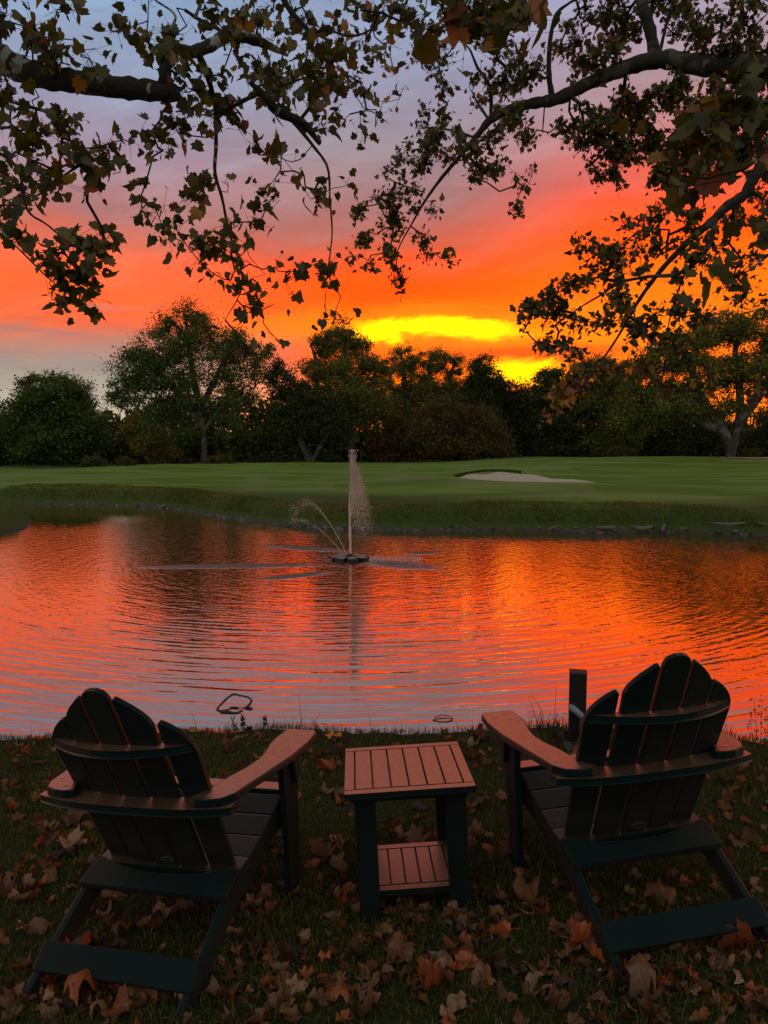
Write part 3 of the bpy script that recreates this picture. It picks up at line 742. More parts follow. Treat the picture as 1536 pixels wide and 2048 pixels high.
def far_tree(label, cat, base_px, Y, crown, n_clump, n_leaf, lsize, pal, trunks, seed, group='trees along the far side of the green', r_tip=.035, name='tree', sparse=1.0, bark=None, spread=.75, low=None):
    """crown: ellipses (px, py, rx, ry[, weight]) seen in the photo, given real depth; trunks: lists of pixels for each stem"""
    g = np.random.default_rng(seed)
    base = at(base_px, 925, Y); base[2] = hz(base[0], base[1]) - .1
    root = empty(name, tuple(base)); tag(root, label, cat, group)
    k = Y / FPX
    # skeleton from the stems
    nodes = []; par = []
    acc = Acc()
    for ti, tr in enumerate(trunks):
        pts = [at(px, py, Y) + np.array([0, (dd[0] if dd else 0), 0]) for px, py, *dd in tr]
        if tr[0][1] > 900: pts[0][2] = hz(pts[0][0], pts[0][1]) - .15
        sp = smoothpath(pts, 5)
        first = len(nodes)
        for j, q in enumerate(sp):
            nodes.append(q); par.append(first + j - 1 if j else -1)
    wts = np.array([c_[2] * c_[3] * (c_[4] if len(c_) > 4 else 1) for c_ in crown], float); wts /= wts.sum()
    targets = []; rad_ = []
    for c_, wt in zip(crown, wts):
        n = max(3, int(round(n_clump * 1.6 * wt)))
        cen = at(c_[0], c_[1], Y); rx_, rz_ = c_[2] * k, c_[3] * k
        for _ in range(n):
            d_ = g.normal(size=3); d_ /= np.linalg.norm(d_); rr = g.uniform(.25, 1) ** .5
            targets.append(cen + d_ * rr * np.array([rx_, min(rx_, 3.5) * .9, rz_])); rad_.append((rx_ * rz_) ** .5)
    targets = np.array(targets)
    nodes, par, ends = grow(nodes, par, targets, g, 4, .06, .07)
    rr = radii(nodes, par, list(ends.values()), r_tip)
    idx = [i for i in range(len(nodes)) if par[i] >= 0]
    V, F_ = segs(nodes[[par[i] for i in idx]], nodes[idx], rr[[par[i] for i in idx]], rr[idx], 6)
    fmesh('trunk', V, F_, bark or M_BARK, root, off=base, smooth=True)
    # leaves in clumps round the twig ends
    per = int(n_leaf * 4.0) // len(targets)
    cs = np.repeat(targets, per, axis=0)
    cr_ = np.repeat(np.array(rad_) * spread * 3.2 / math.sqrt(len(targets) / len(crown)) * .34 + .16, per) * np.repeat(g.uniform(.6, 1.35, len(targets)), per)
    P_ = cs + g.normal(size=(len(cs), 3)) * cr_[:, None] * np.array([1, 1, .72])
    gz_ = height(P_[:, 0], P_[:, 1]); P_ = P_[P_[:, 2] > gz_ + .15]
    V, F_ = leaves(P_, lsize * .70 * g.uniform(.5, 1.5, len(P_)), QUAD, g, .3, .4, .1)
    cc = tints(len(P_), pal, g) * np.array([2.7, 2.5, 1.7]); lump = .75 + .5 * np.repeat(g.uniform(0, 1, len(targets)), per)[:len(P_)]
    fmesh('crown', V, F_, M_FARLEAF, root, np.repeat(cc * lump[:, None], 4, axis=0), off=base)
    return root

FT = 'trees along the far side of the green'
far_tree('broad dark green round-headed tree at the left edge of the green', 'tree', 110, 60,
    [(110, 800, 72, 45), (60, 850, 55, 50), (150, 850, 60, 55), (110, 885, 80, 40), (150, 775, 35, 22), (75, 780, 35, 25)], 130, 15000, .24, 'green', [[(112, 935), (110, 880), (105, 820)]], 1)
far_tree('dark tree cut off by the left edge of the photo', 'tree', -15, 63,
    [(-20, 850, 40, 45), (-40, 880, 50, 40), (0, 890, 35, 40)], 60, 6000, .24, 'dark', [[(-15, 935), (-18, 880), (-20, 850)]], 2)
far_tree('tallest round-crowned tree left of the fountain with pale trunk and open crown', 'tree', 408, 55,
    [(375, 650, 55, 42), (330, 690, 60, 40), (440, 690, 65, 42), (265, 735, 52, 38), (490, 740, 48, 40), (360, 740, 80, 45), (240, 785, 30, 35), (300, 800, 60, 40), (430, 790, 70, 45), (520, 700, 25, 20), (340, 850, 70, 35, .6), (470, 850, 45, 30, .6)],
    230, 15500, .19, 'green', [[(407, 935), (408, 880), (402, 830), (395, 790), (385, 740), (378, 690), (374, 650)], [(404, 850), (360, 790), (310, 740), (270, 715)], [(400, 820), (430, 760), (455, 710), (480, 680)], [(406, 865), (440, 820), (480, 790)]], 3, r_tip=.030, spread=.65, sparse=.7)
far_tree('small dark spreading tree with a short forked trunk', 'tree', 622, 56,
    [(600, 850, 50, 35), (660, 850, 45, 35), (630, 810, 45, 30), (575, 820, 30, 28), (560, 760, 26, 36), (555, 860, 28, 26)], 90, 9000, .2, 'dark', [[(623, 935), (622, 905), (618, 890)], [(622, 905), (600, 880), (580, 850)], [(622, 905), (650, 875), (665, 845)]], 4)
far_tree('tall uneven tree behind the fountain with a ragged open top', 'tree', 703, 58,
    [(690, 665, 24, 26), (655, 690, 34, 24), (720, 700, 30, 26), (690, 735, 65, 28), (745, 740, 32, 36), (625, 740, 34, 26), (690, 790, 75, 40), (740, 820, 45, 40), (650, 690, 20, 28), (600, 785, 26, 24)],
    170, 12000, .19, 'olive', [[(703, 935), (702, 880), (698, 820), (692, 760), (690, 700), (690, 660)], [(700, 860), (730, 800), (750, 750), (748, 715)], [(699, 850), (665, 790), (640, 740), (622, 690)]], 5, spread=.62)
far_tree('slender multi-stemmed tree glowing against the yellow cloud', 'tree', 840, 64,
    [(810, 715, 34, 24), (860, 720, 40, 24), (905, 730, 26, 26), (800, 760, 40, 30), (860, 770, 55, 34), (905, 790, 35, 35), (830, 820, 70, 40)],
    170, 9000, .19, 'olive', [[(835, 935), (825, 860), (812, 790), (806, 720)], [(842, 935), (846, 860), (855, 790), (862, 715)], [(850, 935), (870, 850), (892, 790), (908, 725)]], 6, spread=.5)
far_tree('narrow dark tree standing where the lower yellow gap begins', 'tree', 972, 63,
    [(965, 735, 24, 24), (985, 765, 22, 26), (950, 775, 24, 28), (965, 820, 40, 36)], 80, 6500, .2, 'dark', [[(970, 935), (968, 850), (966, 790), (964, 740)]], 7, spread=.6)
far_tree('wide rusty brown tree with foliage down to the ground right of the fountain', 'tree', 895, 57,
    [(890, 840, 60, 45), (950, 860, 55, 45), (850, 880, 45, 40), (910, 895, 75, 32), (985, 895, 45, 30)], 130, 12000, .2, 'rust', [[(895, 935), (893, 880), (890, 840)]], 8)
far_tree('dull reddish low tree right behind the fountain jet', 'tree', 790, 59,
    [(790, 870, 34, 45), (775, 900, 30, 30), (820, 905, 30, 25)], 60, 5000, .2, [(.050, .026, .016), (.036, .022, .013), (.062, .034, .018)], [[(790, 935), (790, 890), (790, 860)]], 9)
far_tree('dark tree below the yellow gap in the clouds', 'tree', 1040, 65,
    [(1025, 790, 45, 30), (1060, 830, 50, 40), (1010, 850, 45, 45), (1040, 890, 60, 40)], 110, 9000, .22, 'dark', [[(1040, 935), (1040, 860), (1035, 800)]], 10)
far_tree('rounded dark tree right of the yellow gap', 'tree', 1105, 62,
    [(1100, 765, 38, 28), (1135, 790, 45, 32), (1085, 800, 40, 34), (1120, 850, 65, 45), (1120, 895, 60, 30)], 120, 10000, .2, 'dark', [[(1108, 935), (1106, 860), (1102, 780)]], 11)
far_tree('dark olive tree behind the hanging yellow leaves', 'tree', 1200, 61,
    [(1190, 745, 50, 28), (1240, 760, 50, 36), (1180, 800, 50, 38), (1230, 840, 65, 45), (1210, 890, 70, 35)], 130, 10500, .2, 'olive', [[(1205, 935), (1203, 850), (1200, 760)]], 12)
far_tree('large wide tree at right with a pale leaning forked trunk', 'tree', 1462, 50,
    [(1450, 655, 60, 30), (1520, 660, 60, 40), (1380, 690, 60, 34), (1320, 720, 52, 34), (1290, 765, 50, 38), (1400, 750, 75, 40), (1500, 740, 70, 45), (1350, 810, 75, 38), (1270, 830, 38, 40), (1580, 720, 60, 60), (1590, 800, 50, 40), (1440, 810, 50, 26)],
    240, 17000, .2, [(.030, .044, .012), (.048, .060, .016), (.085, .075, .018), (.040, .052, .014)],
    [[(1460, 922), (1458, 885), (1440, 850), (1415, 815), (1395, 780), (1385, 745), (1380, 710)], [(1462, 922), (1472, 870), (1480, 820), (1478, 760), (1470, 700)], [(1445, 862), (1400, 845), (1360, 815), (1330, 790)], [(1474, 850), (1510, 800), (1545, 750)]], 13, r_tip=.038, spread=.62)
far_tree('dark tree behind the large leaning tree at right', 'tree', 1330, 64,
    [(1320, 850, 60, 45), (1350, 895, 70, 35), (1280, 890, 40, 35), (1400, 870, 45, 40)], 90, 8000, .22, 'dark', [[(1330, 935), (1330, 880), (1325, 850)]], 14)
far_tree('dark tree filling the right edge below the leaning tree', 'tree', 1560, 62,
    [(1560, 850, 50, 40), (1530, 890, 45, 30), (1600, 880, 60, 40)], 80, 7000, .22, 'dark', [[(1560, 935), (1560, 880), (1560, 850)]], 15)
far_tree('young yellow-green tree in front of the big trees left of the pale trunk', 'tree', 305, 59,
    [(300, 880, 34, 30), (330, 905, 30, 22), (275, 860, 24, 24)], 60, 4500, .18, 'yellow', [[(305, 935), (303, 900), (300, 870)]], 16, spread=.5)
# low shrubs
def shrub(label, px, py_base, Y, rx_, ry_, pal, n, seed, size=.13):
    g = np.random.default_rng(seed); k = Y / FPX
    base = at(px, py_base, Y); base[2] = hz(base[0], base[1]); o = empty('shrub', tuple(base)); tag(o, label, 'shrub', 'shrubs at the foot of the trees')
    tg = base + g.normal(size=(22, 3)) * np.array([rx_ * k * .5, .5, .1]) + np.array([0, 0, ry_ * k * .7]) + np.abs(g.normal(size=(22, 1))) * np.array([0, 0, ry_ * k * .45])
    nodes, par, ends = grow([base - (0, 0, .05), base + (0, 0, .08)], [-1, 0], tg, g, 3, .1)
    rr = radii(nodes, par, list(ends.values()), .010); idx = [i for i in range(len(nodes)) if par[i] >= 0]
    V, F_ = segs(nodes[[par[i] for i in idx]], nodes[idx], rr[[par[i] for i in idx]], rr[idx], 4); fmesh('stem', V, F_, M_BARK, o, off=base)
    u = g.normal(size=(n, 3)); u /= np.linalg.norm(u, axis=1)[:, None]; u[:, 2] = np.abs(u[:, 2])
    P_ = base + u * (g.uniform(.45, 1, (n, 1)) ** .6) * np.array([rx_ * k, rx_ * k * .7, ry_ * k * 2]) * (1 + .15 * np.sin(u[:, :1] * 9 + seed))
    V, F_ = leaves(P_, size * g.uniform(.6, 1.4, n), QUAD, g, -.1, .4, .1)
    fmesh('crown', V, F_, M_FARLEAF, o, np.repeat(tints(n, pal, g), 4, axis=0), off=base)
PG = [(.075, .095, .035), (.060, .080, .028), (.09, .10, .04)]
shrub('pale green rounded shrub at the left end of the green', 186, 936, 52, 28, 11, PG, 1600, 31)
shrub('second pale shrub, lower and behind the rounded one', 250, 936, 54, 22, 9, 'yellow', 1000, 32)
shrub('rusty low shrub left of the pale trunk', 365, 936, 54, 26, 8, 'rust', 1200, 33)
shrub('yellow-green shrub right of the pale trunk', 445, 936, 54, 30, 11, 'yellow', 1400, 34)
shrub('wide grey-green shrub between the pale trunk and the small forked tree', 540, 936, 56, 40, 12, 'olive', 1800, 35)
shrub('low green shrub beneath the tall ragged tree', 668, 936, 56, 22, 9, 'green', 900, 36)
shrub('small shrub at the foot of the leaning tree', 1500, 920, 50, 26, 9, 'yellow', 1000, 37)
shrub('yellowish shrub under the olive tree at right', 1240, 924, 55, 30, 12, 'yellow', 1200, 38)
# wood behind, one mass
g = np.random.default_rng(77)
acc = Acc()
N = 100000
px = g.uniform(-240, 1800, N); top = np.interp(px, [-240, 0, 30, 200, 235, 300, 520, 600, 760, 900, 1000, 1060, 1150, 1250, 1400, 1460, 1500, 1536, 1800], [800, 815, 830, 838, 838, 800, 790, 780, 770, 770, 770, 785, 765, 760, 790, 850, 860, 850, 790])
top = top + 10 * np.sin(px * .05) + 7 * np.sin(px * .13 + 1) + 5 * np.sin(px * .31)
f = g.uniform(0, 1, N) ** 1.25; py = 938 - (938 - top) * f
Yd = 68 + g.uniform(0, 9, N)
P_ = np.stack([(px - CX) / FPX * Yd, Yd, (898 - py) / FPX * Yd + H], -1)
V, F_ = leaves(P_, .42 * g.uniform(.5, 1.3, N), QUAD, g, .3, .4, .1)
cidx = (np.sin(px * .021) + np.sin(px * .047 + 2) > .3)
cc = np.where(cidx[:, None], tints(N, 'dark', g) * np.array([2.4, 2.0, 1.6]), tints(N, 'olive', g) * 1.5)
acc.add(V, F_, col=np.repeat(cc, 4, axis=0))
ns = 130; bx = g.uniform(-240, 1800, ns); by = 69 + g.uniform(0, 6, ns)
A_ = np.stack([(bx - CX) / FPX * by, by, np.full(ns, .2)], -1); B_ = A_ + np.stack([g.normal(size=ns) * .4, g.normal(size=ns) * .3, g.uniform(3, 5.5, ns)], -1)
V, F_ = segs(A_, B_, g.uniform(.08, .2, ns), g.uniform(.03, .08, ns), 6); acc.add(V, F_, col=(.03, .027, .022))
tag(acc.build('woodland', M_FARLEAF), kind='stuff')
acc = Acc(); N = 26000  # unseen ring of trees at the sides and behind, added to darken reflections
an = g.uniform(math.radians(34), math.radians(326), N); rr_ = 52 + 6 * np.sin(an * 7) + g.uniform(0, 8, N); tp = 9 + 2.2 * np.sin(an * 23) + 1.5 * np.sin(an * 51 + 1)
P_ = np.stack([np.sin(an) * rr_, np.cos(an) * rr_ + 10, g.uniform(0, 1, N) * tp - .5], -1)
V, F_ = leaves(P_, 1.0 * g.uniform(.6, 1.4, N), QUAD, g, .3, .4, .1)
acc.add(V, F_, col=np.repeat(tints(N, 'dark', g) * 1.3, 4, axis=0)); tag(acc.build('woodland', M_FARLEAF), kind='stuff')  # the added ring, out of view

# ------------------------------------------------------------------ the two sycamores that overhang the view
LPAL = [(.080, .082, .008), (.12, .105, .009), (.064, .070, .009), (.145, .105, .009), (.094, .086, .008), (.070, .070, .008)]
RUST = [(.42, .19, .014), (.32, .09, .012), (.44, .25, .02), (.28, .10, .012)]
def overhang(root, base, limbs, clumps, depthf, lsize, outline, seed, rust=.08, twigname='twigs', sag=-.08, perleaf=1.0, twr=.0035, rz=1.0, extra=None, bark=M_SYC, dep_j=.5):
    """limbs: (pixel path with depth, radii) traced round the real limbs; clumps: (px, py, rx, ry, n[, depth[, rust]])"""
    g = np.random.default_rng(seed)
    nodes = []; par = []; limb_acc = Acc(); lim_r = []
    for path, rad in limbs:
        pts = np.array([at(px, py, Yd) for px, py, Yd in path]); sp = smoothpath(pts, 6)
        rr = np.interp(np.linspace(0, len(path) - 1, len(sp)), np.arange(len(path)), rad)
        rr = rr * (1 + .07 * np.sin(np.arange(len(sp)) * 1.7 + seed))
        V, F1, F2 = tube(sp, rr, 12, True, seed, .04); limb_acc.add(V, F1, F2)
        first = len(nodes)
        for j, q in enumerate(sp): nodes.append(q); par.append(first + j - 1 if j else -1); lim_r.append(rr[j])
    n_limb = len(nodes)
    targets = []; info = []
    for c_ in clumps:
        px, py, rx_, ry_, n = c_[:5]; Yd = c_[5] if len(c_) > 5 and c_[5] else depthf(px, py); ru = c_[6] if len(c_) > 6 else rust
        Yd = Yd + g.normal() * dep_j
        k = Yd / FPX; sub = max(1, int(round(n / 7)))
        for _ in range(sub):
            d_ = g.normal(size=3) * .5; d_ = np.clip(d_, -1, 1)
            targets.append(at(px, py, Yd) + d_ * np.array([rx_ * k, .45 * (rx_ + ry_) * k + .12, ry_ * k]))
            info.append((max(rx_, ry_) * k / math.sqrt(sub) * 1.0, n / sub * perleaf, ru))
    targets = np.array(targets)
    if extra is not None:
        for q, r_, n in extra: targets = np.vstack([targets, q]); info.append((r_, n, rust))
    nodes, par, ends = grow(nodes, par, targets, g, 4, sag, .09)
    rr = radii(nodes, par, list(ends.values()), twr, 2.0); rr = np.minimum(rr, .03)
    tw = Acc()
    idx = [i for i in range(n_limb, len(nodes))]
    V, F_ = segs(nodes[[par[i] for i in idx]], nodes[idx], rr[[par[i] if par[i] >= n_limb else i for i in idx]], rr[idx], 5); tw.add(V, F_)
    LP = []; LR = []; SA = []; SB = []
    for k, (r_, n, ru) in enumerate(info):
        m_ = int(n) + (g.uniform() < n - int(n)); e = nodes[ends[k]]; pr_ = nodes[par[ends[k]]]
        if m_ < 1: continue
        hubs = [e, e * .5 + pr_ * .5]
        nt = max(1, m_ // 2)
        for _ in range(nt):
            h_ = hubs[g.integers(0, 2)]; d_ = g.normal(size=3); d_ /= np.linalg.norm(d_); tip = h_ + d_ * r_ * g.uniform(.5, 1.3) + np.array([0, 0, -.15 * r_])
            mid_ = (h_ + tip) / 2 + g.normal(size=3) * r_ * .12; SA += [h_, mid_]; SB += [mid_, tip]
            for _j in range(int(math.ceil(m_ / nt))):
                f_ = g.uniform(.15, 1.0); q = h_ + (tip - h_) * f_ + g.normal(size=3) * lsize * .75
                LP.append(q); LR.append(ru); SA.append(h_ + (tip - h_) * f_); SB.append(q)
    SA = np.array(SA); SB = np.array(SB); V, F_ = segs(SA, SB, np.full(len(SA), twr * .55), np.full(len(SA), twr * .35), 3); tw.add(V, F_)
    # a few bare twigs
    nb = 90; bi = g.integers(n_limb, len(nodes), nb); A_ = nodes[bi]; d_ = g.normal(size=(nb, 3)) * lsize * .8; m1 = A_ + d_; m2 = m1 + d_ * .5 + g.normal(size=(nb, 3)) * .5 * lsize
    V, F_ = segs(np.vstack([A_, m1]), np.vstack([m1, m2]), np.full(2 * nb, twr * .5), np.full(2 * nb, twr * .25), 3); tw.add(V, F_)
    LP = np.array(LP); LR = np.array(LR); n = len(LP)
    V, F_ = leaves(LP, lsize * np.clip(g.normal(1, .28, n), .4, 1.7), outline, g, .45, .35, .38, (0, -.35, .35))
    cc = np.array(LPAL)[g.integers(0, len(LPAL), n)] * g.uniform(.6, 1.3, (n, 1))
    isr = g.uniform(size=n) < LR; cc[isr] = np.array(RUST)[g.integers(0, 4, isr.sum())] * g.uniform(.6, 1.2, (isr.sum(), 1))
    limb_acc.build('limb', bark, root, True, base)
    tw.build('twigs', M_TWIG, root, True, base)
    fmesh('crown', V, F_, M_LEAF, root, np.repeat(cc, len(outline) + 1, axis=0), off=base)
    print('leaves', n)

def ragged_trunk(root, base, pts, rad, mat_, name='trunk'):
    sp = smoothpath(np.array(pts, float), 6); rr = np.interp(np.linspace(0, len(pts) - 1, len(sp)), np.arange(len(pts)), rad)
    V, F1, F2 = tube(sp, rr, 18, True, 3, .05); fmesh(name, V, [F1, F2], mat_, root, off=base, smooth=True)

# left sycamore: its trunk stands out of frame on the left, limbs reach over the seats
bl = np.array([-5.6, 4.0, plane_z(-5.2, 3.9)])
sy = empty('sycamore_tree', tuple(bl)); tag(sy, 'near sycamore whose thick mottled limb enters at the upper left with large drooping leaves', 'tree')
a0 = at(-60, 95, 5.6)
ragged_trunk(sy, bl, [bl + (0, 0, -.15), bl + (.02, 0, .5), bl + (.1, .1, 2.0), bl + (.35, .4, 3.6), bl + (.9, .9, 4.5), a0 + (-.55, -.1, .1), a0], [.42, .33, .29, .25, .18, .13, .105], M_SYC)
limbsL = [
 ([(-60, 95, 5.6), (0, 118, 5.6), (50, 142, 5.6), (100, 155, 5.55), (160, 164, 5.5), (225, 173, 5.45), (290, 180, 5.4), (350, 186, 5.3)], [.105, .098, .090, .082, .076, .072, .070, .060]),
 ([(330, 182, 5.35), (330, 150, 5.3), (332, 115, 5.4), (345, 98, 5.5), (385, 104, 5.6), (425, 88, 5.7), (460, 68, 5.8), (495, 76, 5.9), (530, 88, 6.0), (575, 110, 6.2)], [.05, .042, .040, .038, .042, .044, .045, .040, .034, .014]),
 ([(395, 104, 5.6), (415, 150, 5.7), (430, 215, 5.8), (432, 290, 5.8), (430, 345, 5.8), (445, 400, 5.8), (458, 465, 5.8), (478, 520, 5.8), (482, 580, 5.8), (450, 640, 5.8)], [.026, .022, .017, .015, .013, .011, .009, .007, .005, .003]),
 ([(500, 165, 5.9), (528, 190, 5.9), (552, 220, 5.9), (590, 238, 5.95), (612, 252, 6.0), (640, 288, 6.0)], [.016, .03, .038, .036, .03, .016]),
 ([(588, 245, 5.95), (625, 290, 6.0), (655, 335, 6.0), (660, 400, 6.0), (664, 470, 6.0), (655, 545, 6.0), (650, 610, 6.0)], [.015, .012, .010, .008, .006, .004, .003]),
 ([(552, -30, 6.1), (580, 20, 6.1), (605, 48, 6.1), (618, 68, 6.1), (612, 120, 6.1)], [.025, .022, .020, .018, .010]),
 ([(610, 75, 6.1), (650, 60, 6.2), (700, 72, 6.3), (740, 60, 6.4), (790, 20, 6.5)], [.012, .011, .010, .008, .005]),
 ([(600, 240, 6.0), (640, 190, 6.1), (655, 180, 6.1), (650, 100, 6.2)], [.014, .012, .009, .006]),
 ([(370, 20, 5.9), (400, 40, 5.9), (440, 62, 5.8), (450, 100, 5.7)], [.012, .014, .014, .008]),
 ([(340, 60, 5.6), (350, 30, 5.6), (310, 0, 5.7)], [.01, .009, .006]),
 ([(-40, 180, 5.2), (40, 208, 5.2), (100, 226, 5.2), (125, 250, 5.2), (150, 300, 5.2)], [.016, .013, .011, .009, .005]),
 ([(-40, 300, 5.0), (10, 312, 5.0), (40, 350, 5.0), (55, 420, 5.0), (95, 450, 5.0), (140, 490, 5.0)], [.014, .012, .010, .008, .006, .004]),
 ([(-20, 430, 5.0), (10, 470, 5.0), (50, 510, 5.0), (90, 550, 5.0), (120, 575, 5.0)], [.008, .007, .006, .005, .003]),
 ([(430, 235, 5.8), (480, 205, 5.8), (515, 188, 5.9)], [.012, .015, .018]),
 ([(700, 228, 6.1), (740, 222, 6.2), (775, 245, 6.2)], [.006, .005, .003]),
]
clL = [(30, 28, 55, 38, 40), (60, 72, 45, 26, 22), (100, 100, 34, 30, 18), (150, 90, 30, 16, 10), (140, 12, 40, 16, 16), (205, 16, 20, 18, 9), (210, 105, 14, 20, 3), (190, 125, 10, 6, 2), (15, 160, 30, 22, 12),
 (25, 228, 35, 38, 26), (62, 245, 24, 26, 12), (122, 212, 20, 24, 12), (60, 318, 46, 40, 34), (18, 360, 32, 40, 26), (165, 268, 40, 26, 26), (205, 322, 32, 24, 20), (165, 318, 42, 30, 26), (238, 300, 18, 18, 7), (100, 372, 28, 20, 12), (255, 370, 12, 14, 5), (20, 415, 30, 28, 16),
 (55, 478, 30, 14, 12), (115, 515, 46, 24, 34), (190, 490, 38, 26, 34), (205, 470, 20, 16, 10), (150, 560, 42, 26, 36), (115, 592, 20, 8, 6), (180, 590, 22, 12, 9),
 (300, 270, 30, 30, 14), (265, 290, 14, 10, 4), (300, 2, 20, 8, 5), (345, 55, 40, 30, 20), (380, 145, 46, 40, 40, None, .16), (400, 205, 26, 30, 18), (340, 235, 36, 30, 24, None, .15), (295, 120, 14, 24, 6),
 (430, 50, 44, 28, 22), (470, 28, 50, 26, 26), (525, 55, 34, 30, 22), (560, 28, 44, 26, 24), (500, 130, 60, 34, 48), (560, 165, 60, 40, 55, None, .12), (620, 120, 50, 40, 45), (680, 75, 54, 48, 55), (745, 40, 50, 36, 48), (800, 22, 34, 30, 30), (700, 175, 44, 32, 36), (640, 220, 40, 24, 26),
 (770, 108, 32, 40, 26, None, .5), (722, 258, 24, 12, 7), (752, 262, 8, 10, 2), (800, 180, 8, 8, 3, None, .6), (440, 200, 46, 32, 34), (470, 250, 38, 22, 18), (505, 288, 22, 20, 8), (562, 302, 8, 8, 1, None, 1), (545, 282, 14, 10, 3),
 (382, 350, 12, 12, 4), (385, 400, 16, 34, 13), (410, 395, 14, 30, 8), (455, 356, 12, 10, 3), (512, 390, 10, 8, 2), (540, 368, 12, 14, 4), (560, 404, 20, 13, 9), (580, 334, 12, 10, 3), (590, 346, 10, 8, 2),
 (285, 412, 14, 10, 7), (312, 430, 18, 16, 9), (335, 462, 20, 18, 13), (350, 488, 18, 14, 8), (420, 485, 36, 18, 20), (470, 455, 24, 14, 10), (535, 448, 20, 12, 10), (500, 495, 12, 8, 4), (478, 505, 18, 12, 6), (470, 540, 30, 22, 15), (415, 520, 28, 12, 10), (450, 555, 20, 16, 8), (505, 570, 28, 14, 10), (582, 550, 26, 16, 14), (632, 540, 20, 20, 10), (660, 500, 18, 16, 8), (545, 520, 14, 10, 4), (480, 595, 26, 20, 10), (548, 612, 8, 8, 2), (425, 550, 10, 6, 2),
 (635, 390, 18, 30, 13), (655, 425, 12, 14, 6), (700, 358, 8, 8, 3), (660, 560, 8, 10, 2), (640, 635, 18, 10, 5), (710, 638, 7, 7, 2), (690, 640, 8, 6, 2), (680, 655, 12, 8, 3),
 (405, 650, 14, 16, 4), (425, 680, 16, 12, 4), (455, 740, 22, 12, 7), (470, 700, 14, 14, 4), (500, 695, 12, 10, 2), (545, 672, 12, 9, 3), (560, 685, 8, 6, 1)]
dL = lambda px, py: 5.2 if px < 280 else 5.8 + (px - 400) * .0016
# the crown goes on above and behind the seats, out of the picture
gx_ = np.random.default_rng(5); extra = []
for _ in range(90):
    extra.append((np.array([gx_.uniform(-7, 4.5), gx_.uniform(-4.5, 4.2), gx_.uniform(4.6, 8.0)]), .6, 16))
for _ in range(25):
    x_ = gx_.uniform(-4, 5); y_ = gx_.uniform(3.5, 6.5); extra.append((np.array([x_, y_, H + y_ * .78 + gx_.uniform(.3, 2.5)]), .5, 14))
limbsL.append(([(-60, 90, 5.6), (-200, -300, 4.5), (100, -900, 3.2), (900, -2200, 2.0), (3000, -5200, 1.2)], [.10, .10, .085, .06, .03]))
overhang(sy, bl, limbsL, clL, dL, .072, LEAF_OUT, 21, .09, extra=extra, perleaf=1.2, twr=.003)

# a lower spray of the same kind of tree hangs near the lens at the top right
br2 = np.array([5.2, -.6, plane_z(5.2, -.6)])
s2 = empty('sycamore_tree', tuple(br2)); tag(s2, 'nearest sycamore spray, its few very large dark leaves hanging over the upper right', 'tree')
top_ = br2 + (-.6, .8, 4.0)
ragged_trunk(s2, br2, [br2 + (0, 0, -.15), br2 + (0, 0, .6), br2 + (-.15, .2, 2.2), br2 + (-.4, .5, 3.4), top_ + (0, 0, .4)], [.34, .27, .24, .20, .13], M_SYC)
def px_of(q):
    d = np.asarray(q, float) - CC; c, s = math.cos(PITCH), math.sin(PITCH); dep = d[1] * c - d[2] * s; up = d[1] * s + d[2] * c
    return CX + FPX * d[0] / dep, CY - FPX * up / dep, d[1]
q1 = px_of(top_ + (0, 0, .4)) if (top_[1] > .1) else (3000, -2000, 1.0)
limb2 = [([q1, (1900, -700, 2.6), (1700, -150, 3.3), (1600, 120, 3.5), (1545, 260, 3.6), (1500, 330, 3.6), (1440, 350, 3.6)], [.12, .07, .035, .02, .014, .009, .005]),
         ([(1700, -150, 3.3), (1400, -160, 3.4), (1150, -60, 3.5), (960, -10, 3.6), (870, 0, 3.6)], [.03, .022, .015, .010, .005]),
         ([(1600, 120, 3.5), (1590, 350, 3.6), (1560, 480, 3.6), (1500, 540, 3.6)], [.012, .010, .008, .004])]
cl2 = [(880, 18, 44, 24, 13), (940, 40, 34, 30, 12), (975, 30, 40, 24, 12), (1045, 28, 30, 20, 8), (985, 58, 10, 8, 2, None, .9), (905, 80, 24, 16, 5, None, .5), (1352, 385, 10, 10, 2), (1318, 355, 12, 8, 2), (1400, 345, 30, 10, 6), (1452, 330, 24, 24, 8), (1380, 270, 50, 30, 12, None, .2), (1470, 250, 46, 40, 18, None, .15), (1500, 170, 40, 34, 12), (1525, 330, 20, 34, 8),
       (1520, 440, 16, 14, 4), (1512, 500, 22, 22, 7), (1480, 545, 28, 14, 6), (1440, 580, 8, 8, 1), (1400, 200, 40, 30, 8), (1290, 270, 30, 20, 5, None, .1)]
overhang(s2, br2, limb2, cl2, lambda px, py: 3.6, .082, LEAF_OUT, 22, .03, perleaf=1.5, twr=.0025, dep_j=.25)

